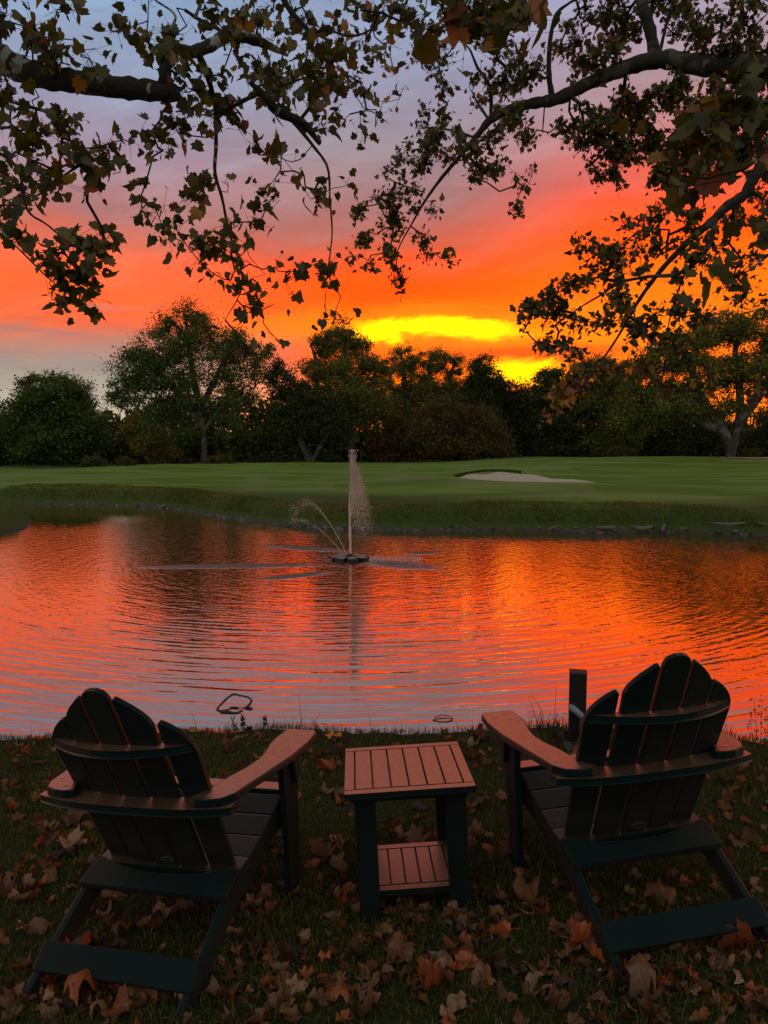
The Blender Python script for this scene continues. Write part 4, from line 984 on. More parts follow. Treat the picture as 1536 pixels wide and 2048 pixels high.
# right sycamore: on the far right bank, limbs reach out over the water
brt = np.array([11.6, 9.4, 0.0]); brt[2] = hz(brt[0], brt[1])
s3 = empty('sycamore_tree', tuple(brt)); tag(s3, 'farther sycamore reaching in from the right over the pond with fine small-looking leaves', 'tree')
t0 = at(1700, 150, 12.0)
ragged_trunk(s3, brt, [brt + (0, 0, -.2), brt + (-.05, 0, 1.0), brt + (-.2, .2, 3.0), brt + (-.5, .6, 5.0), brt + (-1.2, 1.4, 6.6), t0], [.62, .48, .42, .36, .26, .17], M_SYC2)
t1 = px_of(brt + (-.3, .3, 3.6))
limbsR = [
 ([(1700, 150, 12), (1600, 140, 12), (1480, 136, 12), (1400, 132, 12), (1340, 120, 12), (1290, 124, 12), (1235, 142, 12), (1170, 170, 12), (1115, 198, 12), (1070, 206, 12), (1030, 216, 12), (985, 236, 12), (955, 270, 12), (920, 312, 12), (880, 360, 12), (848, 405, 12), (825, 445, 12), (800, 490, 12), (785, 530, 12)],
  [.16, .15, .14, .14, .14, .125, .11, .10, .092, .08, .074, .07, .042, .034, .026, .020, .014, .010, .006]),
 ([(1310, 118, 12), (1300, 60, 12), (1285, 10, 12), (1270, -60, 12.2)], [.08, .09, .085, .07]),
 ([(1318, 110, 12.1), (1330, 60, 12.2), (1345, 0, 12.4)], [.03, .025, .02]),
 ([(1105, 198, 12), (1098, 150, 12), (1100, 85, 12), (1112, 30, 12), (1140, 5, 12)], [.045, .042, .034, .028, .018]),
 ([(982, 238, 12), (980, 175, 12), (955, 135, 12), (940, 100, 12), (925, 85, 12)], [.030, .026, .022, .015, .008]),
 ([(975, 236, 12), (955, 205, 12), (943, 180, 12)], [.022, .015, .008]),
 ([(t1[0], t1[1], t1[2]), (1720, 190, 10.6), (1600, 240, 10.4), (1545, 310, 10.3), (1510, 350, 10.2), (1490, 388, 10.2), (1455, 412, 10.2), (1425, 442, 10.2), (1385, 475, 10.2), (1345, 515, 10.2), (1310, 555, 10.2), (1275, 605, 10.2), (1250, 650, 10.2), (1215, 705, 10.2), (1180, 750, 10.2), (1180, 830, 10.2)],
  [.20, .14, .11, .085, .075, .070, .066, .058, .044, .036, .030, .024, .018, .014, .010, .005]),
 ([(1432, 440, 10.2), (1418, 490, 10.1), (1395, 520, 10.1), (1355, 548, 10), (1300, 553, 10), (1240, 565, 10), (1205, 588, 10), (1160, 615, 10), (1110, 650, 10)], [.036, .034, .032, .028, .022, .018, .014, .010, .005]),
 ([(1370, 545, 10.1), (1350, 600, 10.1), (1335, 660, 10.1), (1330, 720, 10.1)], [.016, .012, .008, .005]),
 ([(1085, 265, 12), (1090, 200, 12)], [.01, .012]), ([(850, 255, 12), (900, 260, 12), (950, 275, 12)], [.012, .015, .018]), ([(770, 355, 12), (810, 372, 12), (850, 385, 12)], [.008, .01, .012])]
clR = [(860, 60, 54, 40, 60), (900, 130, 50, 34, 55), (850, 110, 20, 20, 12), (1000, 60, 50, 46, 75), (1060, 130, 52, 40, 75), (1005, 165, 46, 34, 65), (960, 205, 16, 14, 7), (1150, 60, 56, 46, 85), (1250, 60, 50, 40, 75), (1380, 50, 52, 42, 85), (1480, 60, 56, 50, 110), (1200, 112, 44, 24, 45), (1440, 112, 60, 34, 80), (1530, 120, 40, 50, 70), (940, 20, 50, 20, 40), (1060, 20, 50, 20, 45), (1200, 12, 60, 14, 40), (1330, 10, 40, 14, 35), (1160, 140, 30, 20, 30),
 (1130, 250, 44, 20, 50), (1190, 250, 44, 32, 80), (1260, 222, 52, 36, 110), (1340, 202, 54, 36, 110), (1420, 222, 54, 44, 140), (1505, 232, 50, 54, 150), (1160, 290, 24, 14, 24), (1235, 302, 44, 26, 75), (1305, 292, 52, 34, 105), (1385, 310, 52, 42, 110), (1465, 318, 50, 44, 90), (1545, 330, 40, 50, 80), (1215, 345, 24, 14, 22), (1185, 328, 12, 6, 5), (1320, 348, 34, 18, 34), (1245, 370, 8, 8, 4),
 (1030, 235, 40, 22, 34), (985, 265, 34, 26, 48), (1040, 262, 24, 26, 30), (875, 240, 34, 18, 30), (848, 215, 8, 12, 7), (860, 282, 42, 24, 50), (822, 318, 32, 24, 44), (788, 350, 18, 12, 12), (882, 330, 24, 20, 22), (930, 300, 32, 30, 40), (960, 332, 30, 20, 34), (1000, 338, 14, 14, 8), (1065, 332, 10, 8, 4), (1048, 372, 10, 14, 7), (1036, 425, 12, 16, 11), (1030, 350, 12, 10, 6), (940, 368, 20, 14, 14), (985, 190, 20, 20, 16),
 (798, 400, 32, 24, 42), (776, 440, 34, 24, 44), (740, 400, 20, 16, 16), (712, 432, 16, 14, 13), (838, 478, 18, 20, 15), (902, 512, 20, 7, 14), (862, 508, 16, 8, 8), (782, 500, 24, 18, 22), (800, 548, 14, 22, 20), (810, 582, 8, 7, 6), (722, 480, 22, 18, 22), (858, 430, 14, 20, 8), (700, 510, 14, 14, 8), (740, 530, 10, 14, 6),
 (1320, 415, 28, 18, 16, 10.2), (1262, 415, 22, 8, 8, 10.2), (1295, 445, 24, 16, 22, 10.2), (1400, 430, 34, 34, 34, 10.2), (1300, 500, 42, 30, 62, 10.2), (1240, 498, 44, 22, 48, 10.2), (1200, 535, 44, 24, 54, 10.2), (1160, 492, 16, 10, 10, 10.2), (1140, 558, 42, 20, 48, 10.2), (1090, 592, 40, 16, 46, 10.2), (1050, 610, 22, 12, 22, 10.2), (1100, 630, 40, 14, 34, 10.2), (1380, 520, 34, 34, 40, 10.2), (1460, 450, 34, 44, 40, 10.2), (1480, 535, 34, 40, 38, 10.2), (1360, 615, 34, 24, 36, 10.2), (1240, 600, 42, 24, 40, 10.2), (1160, 642, 32, 16, 24, 10.2), (1100, 692, 40, 12, 26, 10.2), (1160, 708, 40, 20, 24, 10.2), (1215, 650, 34, 24, 30, 10.2), (1290, 650, 40, 32, 46, 10.2), (1340, 690, 40, 24, 30, 10.2), (1405, 615, 24, 24, 22, 10.2), (1520, 600, 30, 14, 16, 10.2), (1520, 400, 30, 34, 24, 10.2),
 (1105, 786, 18, 14, 18, 9.0, .75), (1142, 772, 24, 14, 20, 9.0, .7), (1128, 822, 12, 8, 6, 9.0, .8), (1170, 750, 30, 26, 20, 9.5, .35), (1210, 745, 26, 30, 18, 9.5, .3), (1085, 820, 10, 10, 5, 9.0, .8), (1280, 740, 30, 22, 18, 9.5, .4), (1330, 770, 26, 12, 10, 9.5, .5), (1420, 775, 24, 12, 12, 9.5, .6), (1440, 740, 40, 20, 14, 9.5, .5), (1500, 775, 26, 16, 10, 9.5, .6)]
clR = [tuple(c_[:4]) + (int(c_[4] * (1.9 if c_[0] > 1180 and c_[1] < 360 else 1)),) + tuple(c_[5:]) for c_ in clR]
overhang(s3, brt, limbsR, clR, lambda px, py: 12.0, .077, LEAF_SMALL, 23, .05, twr=.0055, bark=M_SYC2, dep_j=.5, perleaf=2.3)

# ------------------------------------------------------------------ fountain
fb = np.array([FX, FY, WATER_Z])
fo = empty('fountain', tuple(fb)); tag(fo, 'floating fountain on the pond with one tall jet and thin side jets', 'fountain')
M_FLOAT = principled('black_float', (.012, .012, .012, 1), .35)
M_FTOP = principled('wet_float_top', (.30, .25, .22, 1), .25)
def wedge(name, a0, a1, r0, r1, z0, z1, m_, par):
    V = []; n = 6
    for zz, sh in ((z0, .0), (z1 - .012, 0.0), (z1, .015)):
        for i in range(n + 1):
            a = a0 + (a1 - a0) * i / n; V.append(((r1 - sh) * math.cos(a), (r1 - sh) * math.sin(a), zz))
        for i in range(n + 1):
            a = a1 + (a0 - a1) * i / n; V.append(((r0 + sh * .5) * math.cos(a), (r0 + sh * .5) * math.sin(a), zz))
    k = 2 * (n + 1)
    F_ = [(j * k + i, j * k + (i + 1) % k, (j + 1) * k + (i + 1) % k, (j + 1) * k + i) for j in range(2) for i in range(k)] + [tuple(range(k))[::-1], tuple(2 * k + i for i in range(k))]
    me = bpy.data.meshes.new(name); me.from_pydata(V, [], F_); return link(name, me, m_, par)
for i in range(8):
    a = i * math.pi / 4 + .2
    fl = wedge('float', a - .30, a + .30, .11, .33, -.03, .055, M_FLOAT, fo)
    wedge('float_top', a - .25, a + .25, .13, .30, .0555, .064, M_FTOP, fl)
V, F1, F2 = tube([(0, 0, -.05), (0, 0, .05), (0, 0, .10)], [.10, .09, .035], 16); fmesh('nozzle', V, [F1, F2], M_FLOAT, fo)
# water of the jets: a column that breaks up, droplets drifting to the right as they fall
mw, t, out = mat('spray')
d_ = t.node('ShaderNodeBsdfDiffuse'); d_.inputs[0].default_value = (.95, .76, .66, 1)
tr = t.node('ShaderNodeBsdfTranslucent'); tr.inputs[0].default_value = (.95, .84, .76, 1)
a_ = t.node('ShaderNodeMixShader'); a_.inputs[0].default_value = .6; t.l.new(d_.outputs[0], a_.inputs[1]); t.l.new(tr.outputs[0], a_.inputs[2])
g_ = t.node('ShaderNodeBsdfGlass'); g_.inputs['IOR'].default_value = 1.33; g_.inputs['Roughness'].default_value = .15
b_ = t.node('ShaderNodeMixShader'); b_.inputs[0].default_value = .35; t.l.new(a_.outputs[0], b_.inputs[1]); t.l.new(g_.outputs[0], b_.inputs[2])
t.l.new(b_.outputs[0], out.inputs[0])
OCT = np.array([(1, 0, 0), (-1, 0, 0), (0, 1, 0), (0, -1, 0), (0, 0, 1.4), (0, 0, -1.4)], float)
OCTF = np.array([(0, 2, 4), (2, 1, 4), (1, 3, 4), (3, 0, 4), (2, 0, 5), (1, 2, 5), (3, 1, 5), (0, 3, 5)])
def drops(P_, r_):
    V = P_[:, None] + OCT[None] * np.asarray(r_)[:, None, None]
    F_ = OCTF[None] + (np.arange(len(P_)) * 6)[:, None, None]; return V.reshape(-1, 3), F_.reshape(-1, 3)
g = np.random.default_rng(3); HT = 1.80
acc = Acc()
zz = np.linspace(.08, 1.15, 24); V, F1, F2 = tube(np.stack([.006 * np.sin(zz * 5), 0 * zz, zz], -1), np.interp(zz, [0, .3, .8, 1.15], [.024, .022, .016, .006]), 8, True, 5, .18); acc.add(V, F1, F2)
n = 620; z = .75 + (HT - .75) * g.uniform(0, 1, n) ** 1.15; P_ = np.stack([g.normal(size=n) * (.008 + .018 * z * z / 2) + .035 * z, g.normal(size=n) * .03, z], -1); acc.add(*drops(P_, g.uniform(.003, .0085, n)))
n = 6500; u = g.beta(1.2, 1.6, n); drift = .02 + .52 * u ** .6 * g.beta(1.5, 2.2, n)
P_ = np.stack([drift + g.normal(size=n) * .015, g.normal(size=n) * (.03 + .10 * u), HT - .10 * np.abs(g.normal(size=n)) - 1.35 * u - .05], -1)
# falling water gathers in strings
acc.add(*drops(P_, (.0022 + .0062 * g.uniform(0, 1, n) ** 2.6) * (1.15 - .5 * u)))
n = 110; P_ = np.stack([g.normal(size=n) * .035 + .05, g.normal(size=n) * .04, HT + .07 - np.abs(g.normal(size=n)) * .12], -1); acc.add(*drops(P_, g.uniform(.004, .009, n)))
tag(acc.build('main_jet', mw, fo), kind='stuff')
def sidejet(pxs, rad, nd, spread, thin=.5):
    """a thin arc through pixels taken at the fountain's distance"""
    pts = smoothpath([at(x, y, FY) - fb + np.array([0, dy_, 0]) for x, y, dy_ in pxs], 8)
    ac = Acc(); k = int(len(pts) * thin)
    V, F1, F2 = tube(pts[:k], np.linspace(rad, rad * .35, k), 5, True, 2, .2); ac.add(V, F1, F2)
    f = g.uniform(.15, 1, nd) ** .7; i = f * (len(pts) - 1); i0 = np.minimum(i.astype(int), len(pts) - 2); P_ = pts[i0] + (pts[i0 + 1] - pts[i0]) * (i - i0)[:, None]
    P_ = P_ + g.normal(size=(nd, 3)) * (spread * f ** 2)[:, None] + np.array([0, 0, -1]) * (np.abs(g.normal(size=nd)) * spread * 1.2 * f ** 2)[:, None]
    ac.add(*drops(P_, g.uniform(.0025, .0055, nd))); tag(ac.build('side_jet', mw, fo), kind='stuff')
sidejet([(697, 1116, 0), (680, 1080, -.05), (662, 1048, -.1), (645, 1022, -.15), (628, 1004, -.2), (612, 1000, -.25), (598, 1008, -.3), (588, 1030, -.35)], .007, 500, .07)
sidejet([(694, 1117, 0), (675, 1095, .05), (652, 1072, .1), (630, 1054, .15), (610, 1043, .2), (592, 1040, .25), (578, 1046, .3)], .006, 150, .03)
# foam and splash at the right of the float
ac = Acc(); n = 500; P_ = np.stack([.33 + g.uniform(0, 1, n) ** 1.5 * .9, g.normal(size=n) * .16 - .05, .012 + np.abs(g.normal(size=n)) * .02], -1); ac.add(*drops(P_, g.uniform(.003, .009, n)))
tag(ac.build('splash', mw, fo), kind='stuff')

# ------------------------------------------------------------------ posts and small things by the water
M_POST = principled('dark_post', (.016, .014, .012, 1), .55, .4, (30, .002), var=(8, .4))
M_GREYB = principled('grey_sleeve', (.20, .22, .24, 1), .5)
M_CLEAR, t, out = mat('clear_cover')
gls = t.node('ShaderNodeBsdfGlass'); gls.inputs['Roughness'].default_value = .12; gls.inputs['Color'].default_value = (.75, .8, .8, 1); gls.inputs['IOR'].default_value = 1.25
dd = t.node('ShaderNodeBsdfDiffuse'); dd.inputs[0].default_value = (.22, .24, .24, 1)
mm = t.node('ShaderNodeMixShader'); mm.inputs[0].default_value = .35; t.l.new(gls.outputs[0], mm.inputs[1]); t.l.new(dd.outputs[0], mm.inputs[2]); t.l.new(mm.outputs[0], out.inputs[0])
pb = onlawn(1153, 1486); pz = hz(pb[0], pb[1])
po = empty('utility_post', (pb[0], pb[1], pz), rz=-.22); tag(po, 'short black square post with a clear outlet cover at the water edge', 'post')
def box(name, x0, x1, y0, y1, z0, z1, m_, par, bev=.003):
    return board(name, [(x0, y0), (x1, y0), (x1, y1), (x0, y1)], z1 - z0, lambda u, v_, w_: (u, v_, z0 + w_), m_, par, bev)
kz = pb[1] / FPX
PW = 17 * kz
box('pole', -PW, PW, -.045, .045, -.1, 150 * kz, M_POST, po, .004)
box('cap', -PW - .002, PW + .002, -.047, .047, 150 * kz + .0005, 150 * kz + .007, M_POST, po, .004)
cv = box('outlet_cover', .012, .105, -.125, -.0455, 22 * kz, 62 * kz, M_CLEAR, po, .012)
for x_ in (.03, .05, .07): box('rib', x_, x_ + .004, -.131, -.1255, 26 * kz, 58 * kz, M_GREYB, cv, .001)
box('receptacle', .02, .09, -.07, -.046, 27 * kz, 56 * kz, M_GREYB, cv, .004)
V, F1, F2 = tube(smoothpath([(-.04, -.047, 84 * kz), (-.015, -.075, 80 * kz), (.02, -.085, 70 * kz), (.045, -.08, 58 * kz)], 5), [.016, .017, .020, .020, .020, .019, .019, .018, .018, .018, .017, .016, .016, .016, .016, .016][:16], 9); fmesh('conduit', V, [F1, F2], M_GREYB, po, smooth=True)
ps = onlawn(1162, 1497); zs_ = hz(ps[0], ps[1])
M_STONE = principled('paving_stone', (.055, .060, .055, 1), .8, .3, (22, .006), var=(7, .4))
o = board('paving_stone', [(-.09, -.07), (.06, -.075), (.10, -.04), (.095, .05), (.03, .07), (-.085, .06)], .03, lambda u, v_, w_: (u, v_, w_ - .008), M_STONE, None, .006)
o.location = (ps[0], ps[1], zs_); tag(o, 'flat grey paving stone in the grass at the foot of the black post', 'stone')

M_STICK = principled('wet_stick', (.012, .010, .008, 1), .35)
def stick(name, label, cat, pts, rad, group=None, m_=M_STICK, k=7):
    P_ = smoothpath(pts, 5); b0 = P_[0].copy()
    V, F1, F2 = tube(P_, np.interp(np.linspace(0, 1, len(P_)), np.linspace(0, 1, len(rad)), rad), k, True, len(P_), .12)
    o = fmesh(name, V, [F1, F2], m_, None, off=b0, smooth=True); o.location = tuple(b0); tag(o, label, cat, group); return o
wp = lambda x, y, dz=0.0: onz(x, y, WATER_Z + dz)
stick('driftwood_stick', 'bent dark stick forming an open loop above the near water', 'stick',
      [wp(434, 1418, .004), wp(440, 1411, .02), wp(452, 1399, .04), wp(466, 1389, .05), wp(480, 1391, .05), wp(497, 1395, .04), wp(503, 1402, .03), wp(496, 1412, .012), wp(490, 1416, -.004)], [.007, .008, .008, .007, .007, .010, .008])
stick('driftwood_stick', 'thin half-sunk stick closing the underside of the open loop', 'stick',
      [wp(434, 1419, .0), wp(444, 1423, .004), wp(458, 1424, .004), wp(472, 1426, .002), wp(484, 1422, .0)], [.008, .009, .008, .008])
stick('curled_twig', 'thin curled twig standing in the water near the right chair arm', 'twig',
      [wp(866, 1441, .002), wp(872, 1434, .008), wp(886, 1430, .012), wp(900, 1433, .008), wp(905, 1438, .004), wp(896, 1443, .002), wp(878, 1443, .002), wp(868, 1440, .002)], [.0028, .003, .003, .0025])
# driftwood along the far bank at right
M_DRIFT = principled('weathered_branch', (.15, .13, .115, 1), .8, .3, var=(14, .4))
def dw(pix, rad, label, dz=.06):
    pts = [onz(x, y, WATER_Z + dz + (.05 if i % 2 else 0)) for i, (x, y) in enumerate(pix)]; stick('driftwood_branch', label, 'branch', pts, rad, 'bleached branches stranded on the far shore', M_DRIFT, 7)
dw([(1180, 1056), (1215, 1055), (1250, 1054), (1290, 1056), (1318, 1050)], [.03, .04, .05, .03], 'long low bleached branch on the far shore, leftmost of the stranded wood')
dw([(1095, 1058), (1125, 1051), (1150, 1056), (1185, 1054)], [.02, .03, .03, .015], 'crooked thin bleached branch on the far shore beneath the reeds')
dw([(1325, 1060), (1328, 1052), (1335, 1046)], [.03, .035, .02], 'short bleached snag sticking up from the far shore', .1)
dw([(1395, 1046), (1420, 1051), (1445, 1056), (1480, 1052), (1515, 1056), (1550, 1055)], [.05, .06, .07, .05, .05], 'thickest winding bleached branch at the right end of the far shore')
dw([(1420, 1046), (1460, 1048), (1500, 1046), (1545, 1049)], [.02, .03, .025, .02], 'thin bleached branch lying above the thick winding one', .22)
# stones along the far waterline
g = np.random.default_rng(9); ac = Acc()
ICO = []
bm = bmesh.new(); bmesh.ops.create_icosphere(bm, subdivisions=1, radius=1); bm.verts.ensure_lookup_table()
IV = np.array([v_.co[:] for v_ in bm.verts]); IF = np.array([[v_.index for v_ in f.verts] for f in bm.faces]); bm.free()
fs = np.array(far); seg = np.linalg.norm(np.diff(fs, axis=0), axis=1); cum = np.concatenate([[0], np.cumsum(seg)])
for _ in range(700):
    s_ = g.uniform(0, cum[-1]); x_, y_ = np.interp(s_, cum, fs[:, 0]), np.interp(s_, cum, fs[:, 1]); y_ += g.uniform(-.05, .20); r_ = abs(g.normal()) * .028 + .012
    V = IV * (1 + .2 * g.normal(size=(len(IV), 1))) * r_ * np.array([1.3, 1, .6]) + np.array([x_, y_, hz(x_, y_) + r_ * .2]); ac.add(V, IF, col=np.array([.085, .075, .068]) * g.uniform(.3, 1.8))
mS, t, out = mat('shore_stone'); p = t.node('ShaderNodeBsdfPrincipled'); p.inputs['Roughness'].default_value = .7; t.put(p.inputs['Base Color'], t.node('ShaderNodeAttribute', attribute_name='Tint').outputs['Color']); t.l.new(p.outputs[0], out.inputs[0])
tag(ac.build('shore_stones', mS), kind='stuff')

# ------------------------------------------------------------------ grass
def blades(P_, h_, wdt, g, lean=.45, bend=.5, nrm=None):
    """each blade: a tapering strip of two quads and a tip"""
    n = len(P_); a = g.uniform(0, 2 * math.pi, n); s = np.stack([np.cos(a), np.sin(a), 0 * a], -1)
    b_ = g.uniform(0, 2 * math.pi, n); L = np.stack([np.cos(b_), np.sin(b_), 0 * b_], -1) * (np.abs(g.normal(size=n)) * lean)[:, None]
    up = np.array([0, 0, 1.0]) if nrm is None else nrm
    V = np.zeros((n, 5, 3)); hh = h_[:, None]
    V[:, 0] = P_ - s * wdt[:, None]; V[:, 1] = P_ + s * wdt[:, None]
    m_ = P_ + (up + L * .35) * hh * .55
    V[:, 2] = m_ + s * wdt[:, None] * .7; V[:, 3] = m_ - s * wdt[:, None] * .7
    V[:, 4] = P_ + (up * (1 - bend * np.minimum(1, np.abs(L).sum(1)))[:, None] * 1.0 + L) * hh
    o4 = (np.arange(n) * 5)[:, None]
    return V.reshape(-1, 3), o4 + np.array([[0, 1, 2, 3]]), o4 + np.array([[3, 2, 4]])
g = np.random.default_rng(14)
def lawn_pts(n, y0, y1, marg=.5):
    y = g.uniform(y0, y1, n) ; x = g.uniform(-1, 1, n) * (.53 * y + marg); d = sdist(x, y); k = d > .02; x, y = x[k], y[k]; return x, y, d[k]
x, y, d = lawn_pts(150000, 1.15, 5.0)
dens = .5 + .5 * wob(x, y, 2.2, 4); k = g.uniform(size=len(x)) < .45 + .55 * dens; x, y, d, dens = x[k], y[k], d[k], dens[k]
z = height(x, y); h_ = g.uniform(.018, .042, len(x)) * (.7 + .6 * dens) * (1 + .9 * np.exp(-d / .10)); 
V, F4, F3 = blades(np.stack([x, y, z - .002], -1), h_, g.uniform(.0011, .0024, len(x)), g, .9, .4)
gp = np.array([(.070, .085, .012), (.095, .100, .016), (.12, .10, .022), (.17, .115, .036), (.058, .068, .012), (.18, .13, .055)])
cc = gp[g.choice(6, len(x), p=[.28, .24, .16, .10, .16, .06])] * g.uniform(.7, 1.3, (len(x), 1))
warm = sst(.0, .8, wob(x, y, 1.1, 7))[:, None]; cc = cc * (1 - .35 * warm) + np.array([.12, .075, .028]) * .35 * warm
tag(fmesh('lawn_grass', V, [F4, F3], M_GRASS, None, np.repeat(cc, 5, axis=0)), kind='stuff')
# fringe of longer grass along the near edge
n = 9000; x = g.uniform(-3.2, 3.2, n); nn_ = np.array(near); ys_ = np.interp(x, nn_[:, 0], nn_[:, 1]); y = ys_ - np.abs(g.normal(size=n)) * .09 + .03
cl_ = .5 + .5 * wob(x, y * 0, 5.0, 2); k = g.uniform(size=n) < .25 + .75 * cl_; x, y, cl_ = x[k], y[k], cl_[k]; z = height(x, y)
V, F4, F3 = blades(np.stack([x, y, z - .004], -1), g.uniform(.03, .10, len(x)) * (.5 + .8 * cl_), g.uniform(.001, .002, len(x)), g, .9, .3)
tag(fmesh('shore_grass', V, [F4, F3], M_GRASS, None, np.repeat(gp[g.integers(0, 6, len(x))] * g.uniform(.5, 1.1, (len(x), 1)), 5, axis=0)), kind='stuff')
# single tufts that stand against the water
def tuft(label, px, py, hts, n, spread, seed, cat='grass tuft', name='grass_tuft', heads=False, tall=()):
    gg = np.random.default_rng(seed); b0 = onlawn(px, py); b0[2] = hz(b0[0], b0[1]); ac = Acc()
    P_ = b0 + gg.normal(size=(n, 3)) * np.array([spread, spread * .5, 0]); V, F4, F3 = blades(P_, gg.uniform(hts * .3, hts, n), np.full(n, .0016), gg, .5, .2)
    ac.add(V, F4, F3, col=np.repeat(gp[gg.integers(0, 6, n)] * .8, 5, axis=0))
    for tx, ty_, bx in tall:   # long single stems leading up to pixel (tx, ty)
        tip = at(tx, ty_, b0[1]); root_ = b0 + np.array([(bx - px) * b0[1] / FPX, 0, 0]); mid_ = (root_ * .45 + tip * .55) + np.array([gg.normal() * .01 + (root_[0] - tip[0]) * .15, 0, 0])
        V, F1, F2 = tube(smoothpath([root_, mid_, tip], 5), np.linspace(.0022, .0008, 11), 4); ac.add(V, F1, F2, col=(.05, .04, .015))
        if heads:
            for f in np.linspace(.55, 1, 7):
                q = root_ + (tip - root_) * f + gg.normal(size=3) * .008; ac.add(*drops(q[None] + gg.normal(size=(5, 3)) * .006, gg.uniform(.002, .005, 5)), col=(.05, .03, .015))
    o = ac.build(name, M_GRASS, None, off=b0); o.location = tuple(b0); tag(o, label, cat, 'tufts at the near water edge')
tuft('dense brown grass tuft with tall bent stems just left of the black post', 1100, 1462, .13, 160, .09, 1, tall=[(1056, 1392, 1080), (1062, 1388, 1085), (1112, 1372, 1108), (1080, 1420, 1088)])
tuft('sparse tuft with one long leaning stem above the left chair arm', 625, 1452, .10, 60, .10, 2, tall=[(597, 1386, 608), (640, 1428, 625)])
tuft('low grass tuft by the water straight behind the side table', 745, 1450, .09, 90, .12, 3, tall=[(737, 1425, 744)])
tuft('low grass tuft between the side table and the curled twig', 840, 1450, .08, 80, .10, 4)
tuft('seeding weeds against the water at the right edge beside the chair', 1528, 1470, .10, 60, .06, 5, 'weed', 'weed', True, [(1508, 1398, 1520), (1524, 1402, 1526), (1500, 1428, 1512), (1534, 1420, 1532)])
tuft('sparse tuft near the back of the left chair arm by the water', 395, 1455, .08, 60, .10, 6, tall=[(385, 1428, 392)])
# rough grass on the far bank
def farband(n, d0, d1, h0, h1, pal_, wd_, name, xr=(-30, 10)):
    s_ = g.uniform(0, cum[-1], n); x = np.interp(s_, cum, fs[:, 0]) + g.normal(size=n) * .1; y = np.interp(s_, cum, fs[:, 1]) + g.uniform(d0, d1, n)
    c_ = .5 + .5 * wob(x, y * .3, 1.7, 3); c2 = sst(-.2, .9, wob(x, y, .8, 9)); k = g.uniform(size=n) < .35 + .65 * c_; x, y, c_, c2 = x[k], y[k], c_[k], c2[k]
    z = height(x, y); ok = z > WATER_Z + .14; x, y, z, c_, c2 = x[ok], y[ok], z[ok], c_[ok], c2[ok]; n = len(x)
    edge = sst(.25, .9, (y - np.interp(x[::1], fs[::-1, 0], fs[::-1, 1])))
    V, F4, F3 = blades(np.stack([x, y, z - .01], -1), g.uniform(h0, h1, n) * (.5 + .8 * c_) * (1.25 - .7 * edge), g.uniform(wd_ * .6, wd_ * 1.4, n), g, .7, .3)
    A_ = np.array([(.10, .12, .022), (.13, .15, .028), (.08, .10, .018)]); B_ = np.array([(.22, .16, .06), (.18, .13, .05), (.24, .20, .06)])
    cc = np.where((g.uniform(size=n) < c2 * .65)[:, None], B_[g.integers(0, 3, n)], A_[g.integers(0, 3, n)]) * g.uniform(.7, 1.25, (n, 1))
    tag(fmesh(name, V, [F4, F3], M_GRASS, None, np.repeat(cc, 5, axis=0)), kind='stuff')
farband(48000, .15, 2.2, .05, .17, 0, .008, 'bank_grass')
n = 2600; a_l = g.uniform(1.5, 2.7, n); x = BUNK_C[0] + 3.05 * np.cos(a_l) * (1 + g.normal(size=n) * .02); y = BUNK_C[1] + 2.95 * np.sin(a_l) * (1 + g.normal(size=n) * .02) - .18 * 3.0 * np.cos(a_l)
V, F4, F3 = blades(np.stack([x, y, height(x, y)], -1), g.uniform(.04, .13, n), np.full(n, .009), g, .8, .3)
tag(fmesh('bunker_fringe', V, [F4, F3], M_GRASS, None, np.repeat(np.array([(.11, .10, .035), (.09, .11, .022)])[g.integers(0, 2, n)], 5, axis=0)), kind='stuff')
# the spit of land at the left
n = 5000; x = g.uniform(-15, -8, n); y = g.uniform(15, 23.5, n); d = sdist(x, y); k = (d > .15) & (d < 2.5); x, y = x[k], y[k]; z = height(x, y)
V, F4, F3 = blades(np.stack([x, y, z - .01], -1), g.uniform(.05, .16, len(x)), g.uniform(.005, .011, len(x)), g, .7, .3)
tag(fmesh('bank_grass', V, [F4, F3], M_GRASS, None, np.repeat(np.array([(.10, .14, .022), (.13, .16, .028)])[g.integers(0, 2, len(x))], 5, axis=0)), kind='stuff')
# taller weeds on the far bank
def reed(label, px, py, w_, h_, n, pal_, seed):
    gg = np.random.default_rng(seed); b0 = onz(px, py, .0); b0[2] = hz(b0[0], b0[1]); k = b0[1] / FPX
    P_ = b0 + gg.normal(size=(n, 3)) * np.array([w_ * k * .5, .25, 0]); P_[:, 2] = height(P_[:, 0], P_[:, 1])
    V, F4, F3 = blades(P_, gg.uniform(.4, 1, n) * h_ * k, np.full(n, .007), gg, .45, .3)
    o = fmesh('bank_weed', V, [F4, F3], M_GRASS, None, np.repeat(np.array(pal_)[gg.integers(0, len(pal_), n)] * gg.uniform(.7, 1.3, (n, 1)), 5, axis=0), off=b0); o.location = tuple(b0); tag(o, label, 'weed clump', 'weed clumps on the far bank')
YP = [(.28, .25, .04), (.22, .21, .035)]; BP_ = [(.17, .12, .055), (.12, .09, .04)]
reed('bright yellow-green weed clump at the right end of the far bank', 1462, 1038, 40, 30, 500, YP, 1)
reed('brown thin reeds on the far bank below the sand bunker', 1205, 1040, 70, 42, 420, BP_, 2)
reed('grey-green bushy clump on the far bank just left of the short snag', 1290, 1045, 40, 24, 400, [(.10, .12, .06), (.08, .10, .05)], 3)
reed('tan weed patch on the far bank left of the brown reeds', 1090, 1036, 60, 24, 420, [(.16, .12, .06), (.12, .10, .045)], 4)
reed('dark rusty weeds on the far bank left of the fountain', 610, 1040, 60, 24, 400, [(.09, .07, .03), (.11, .08, .03)], 5)
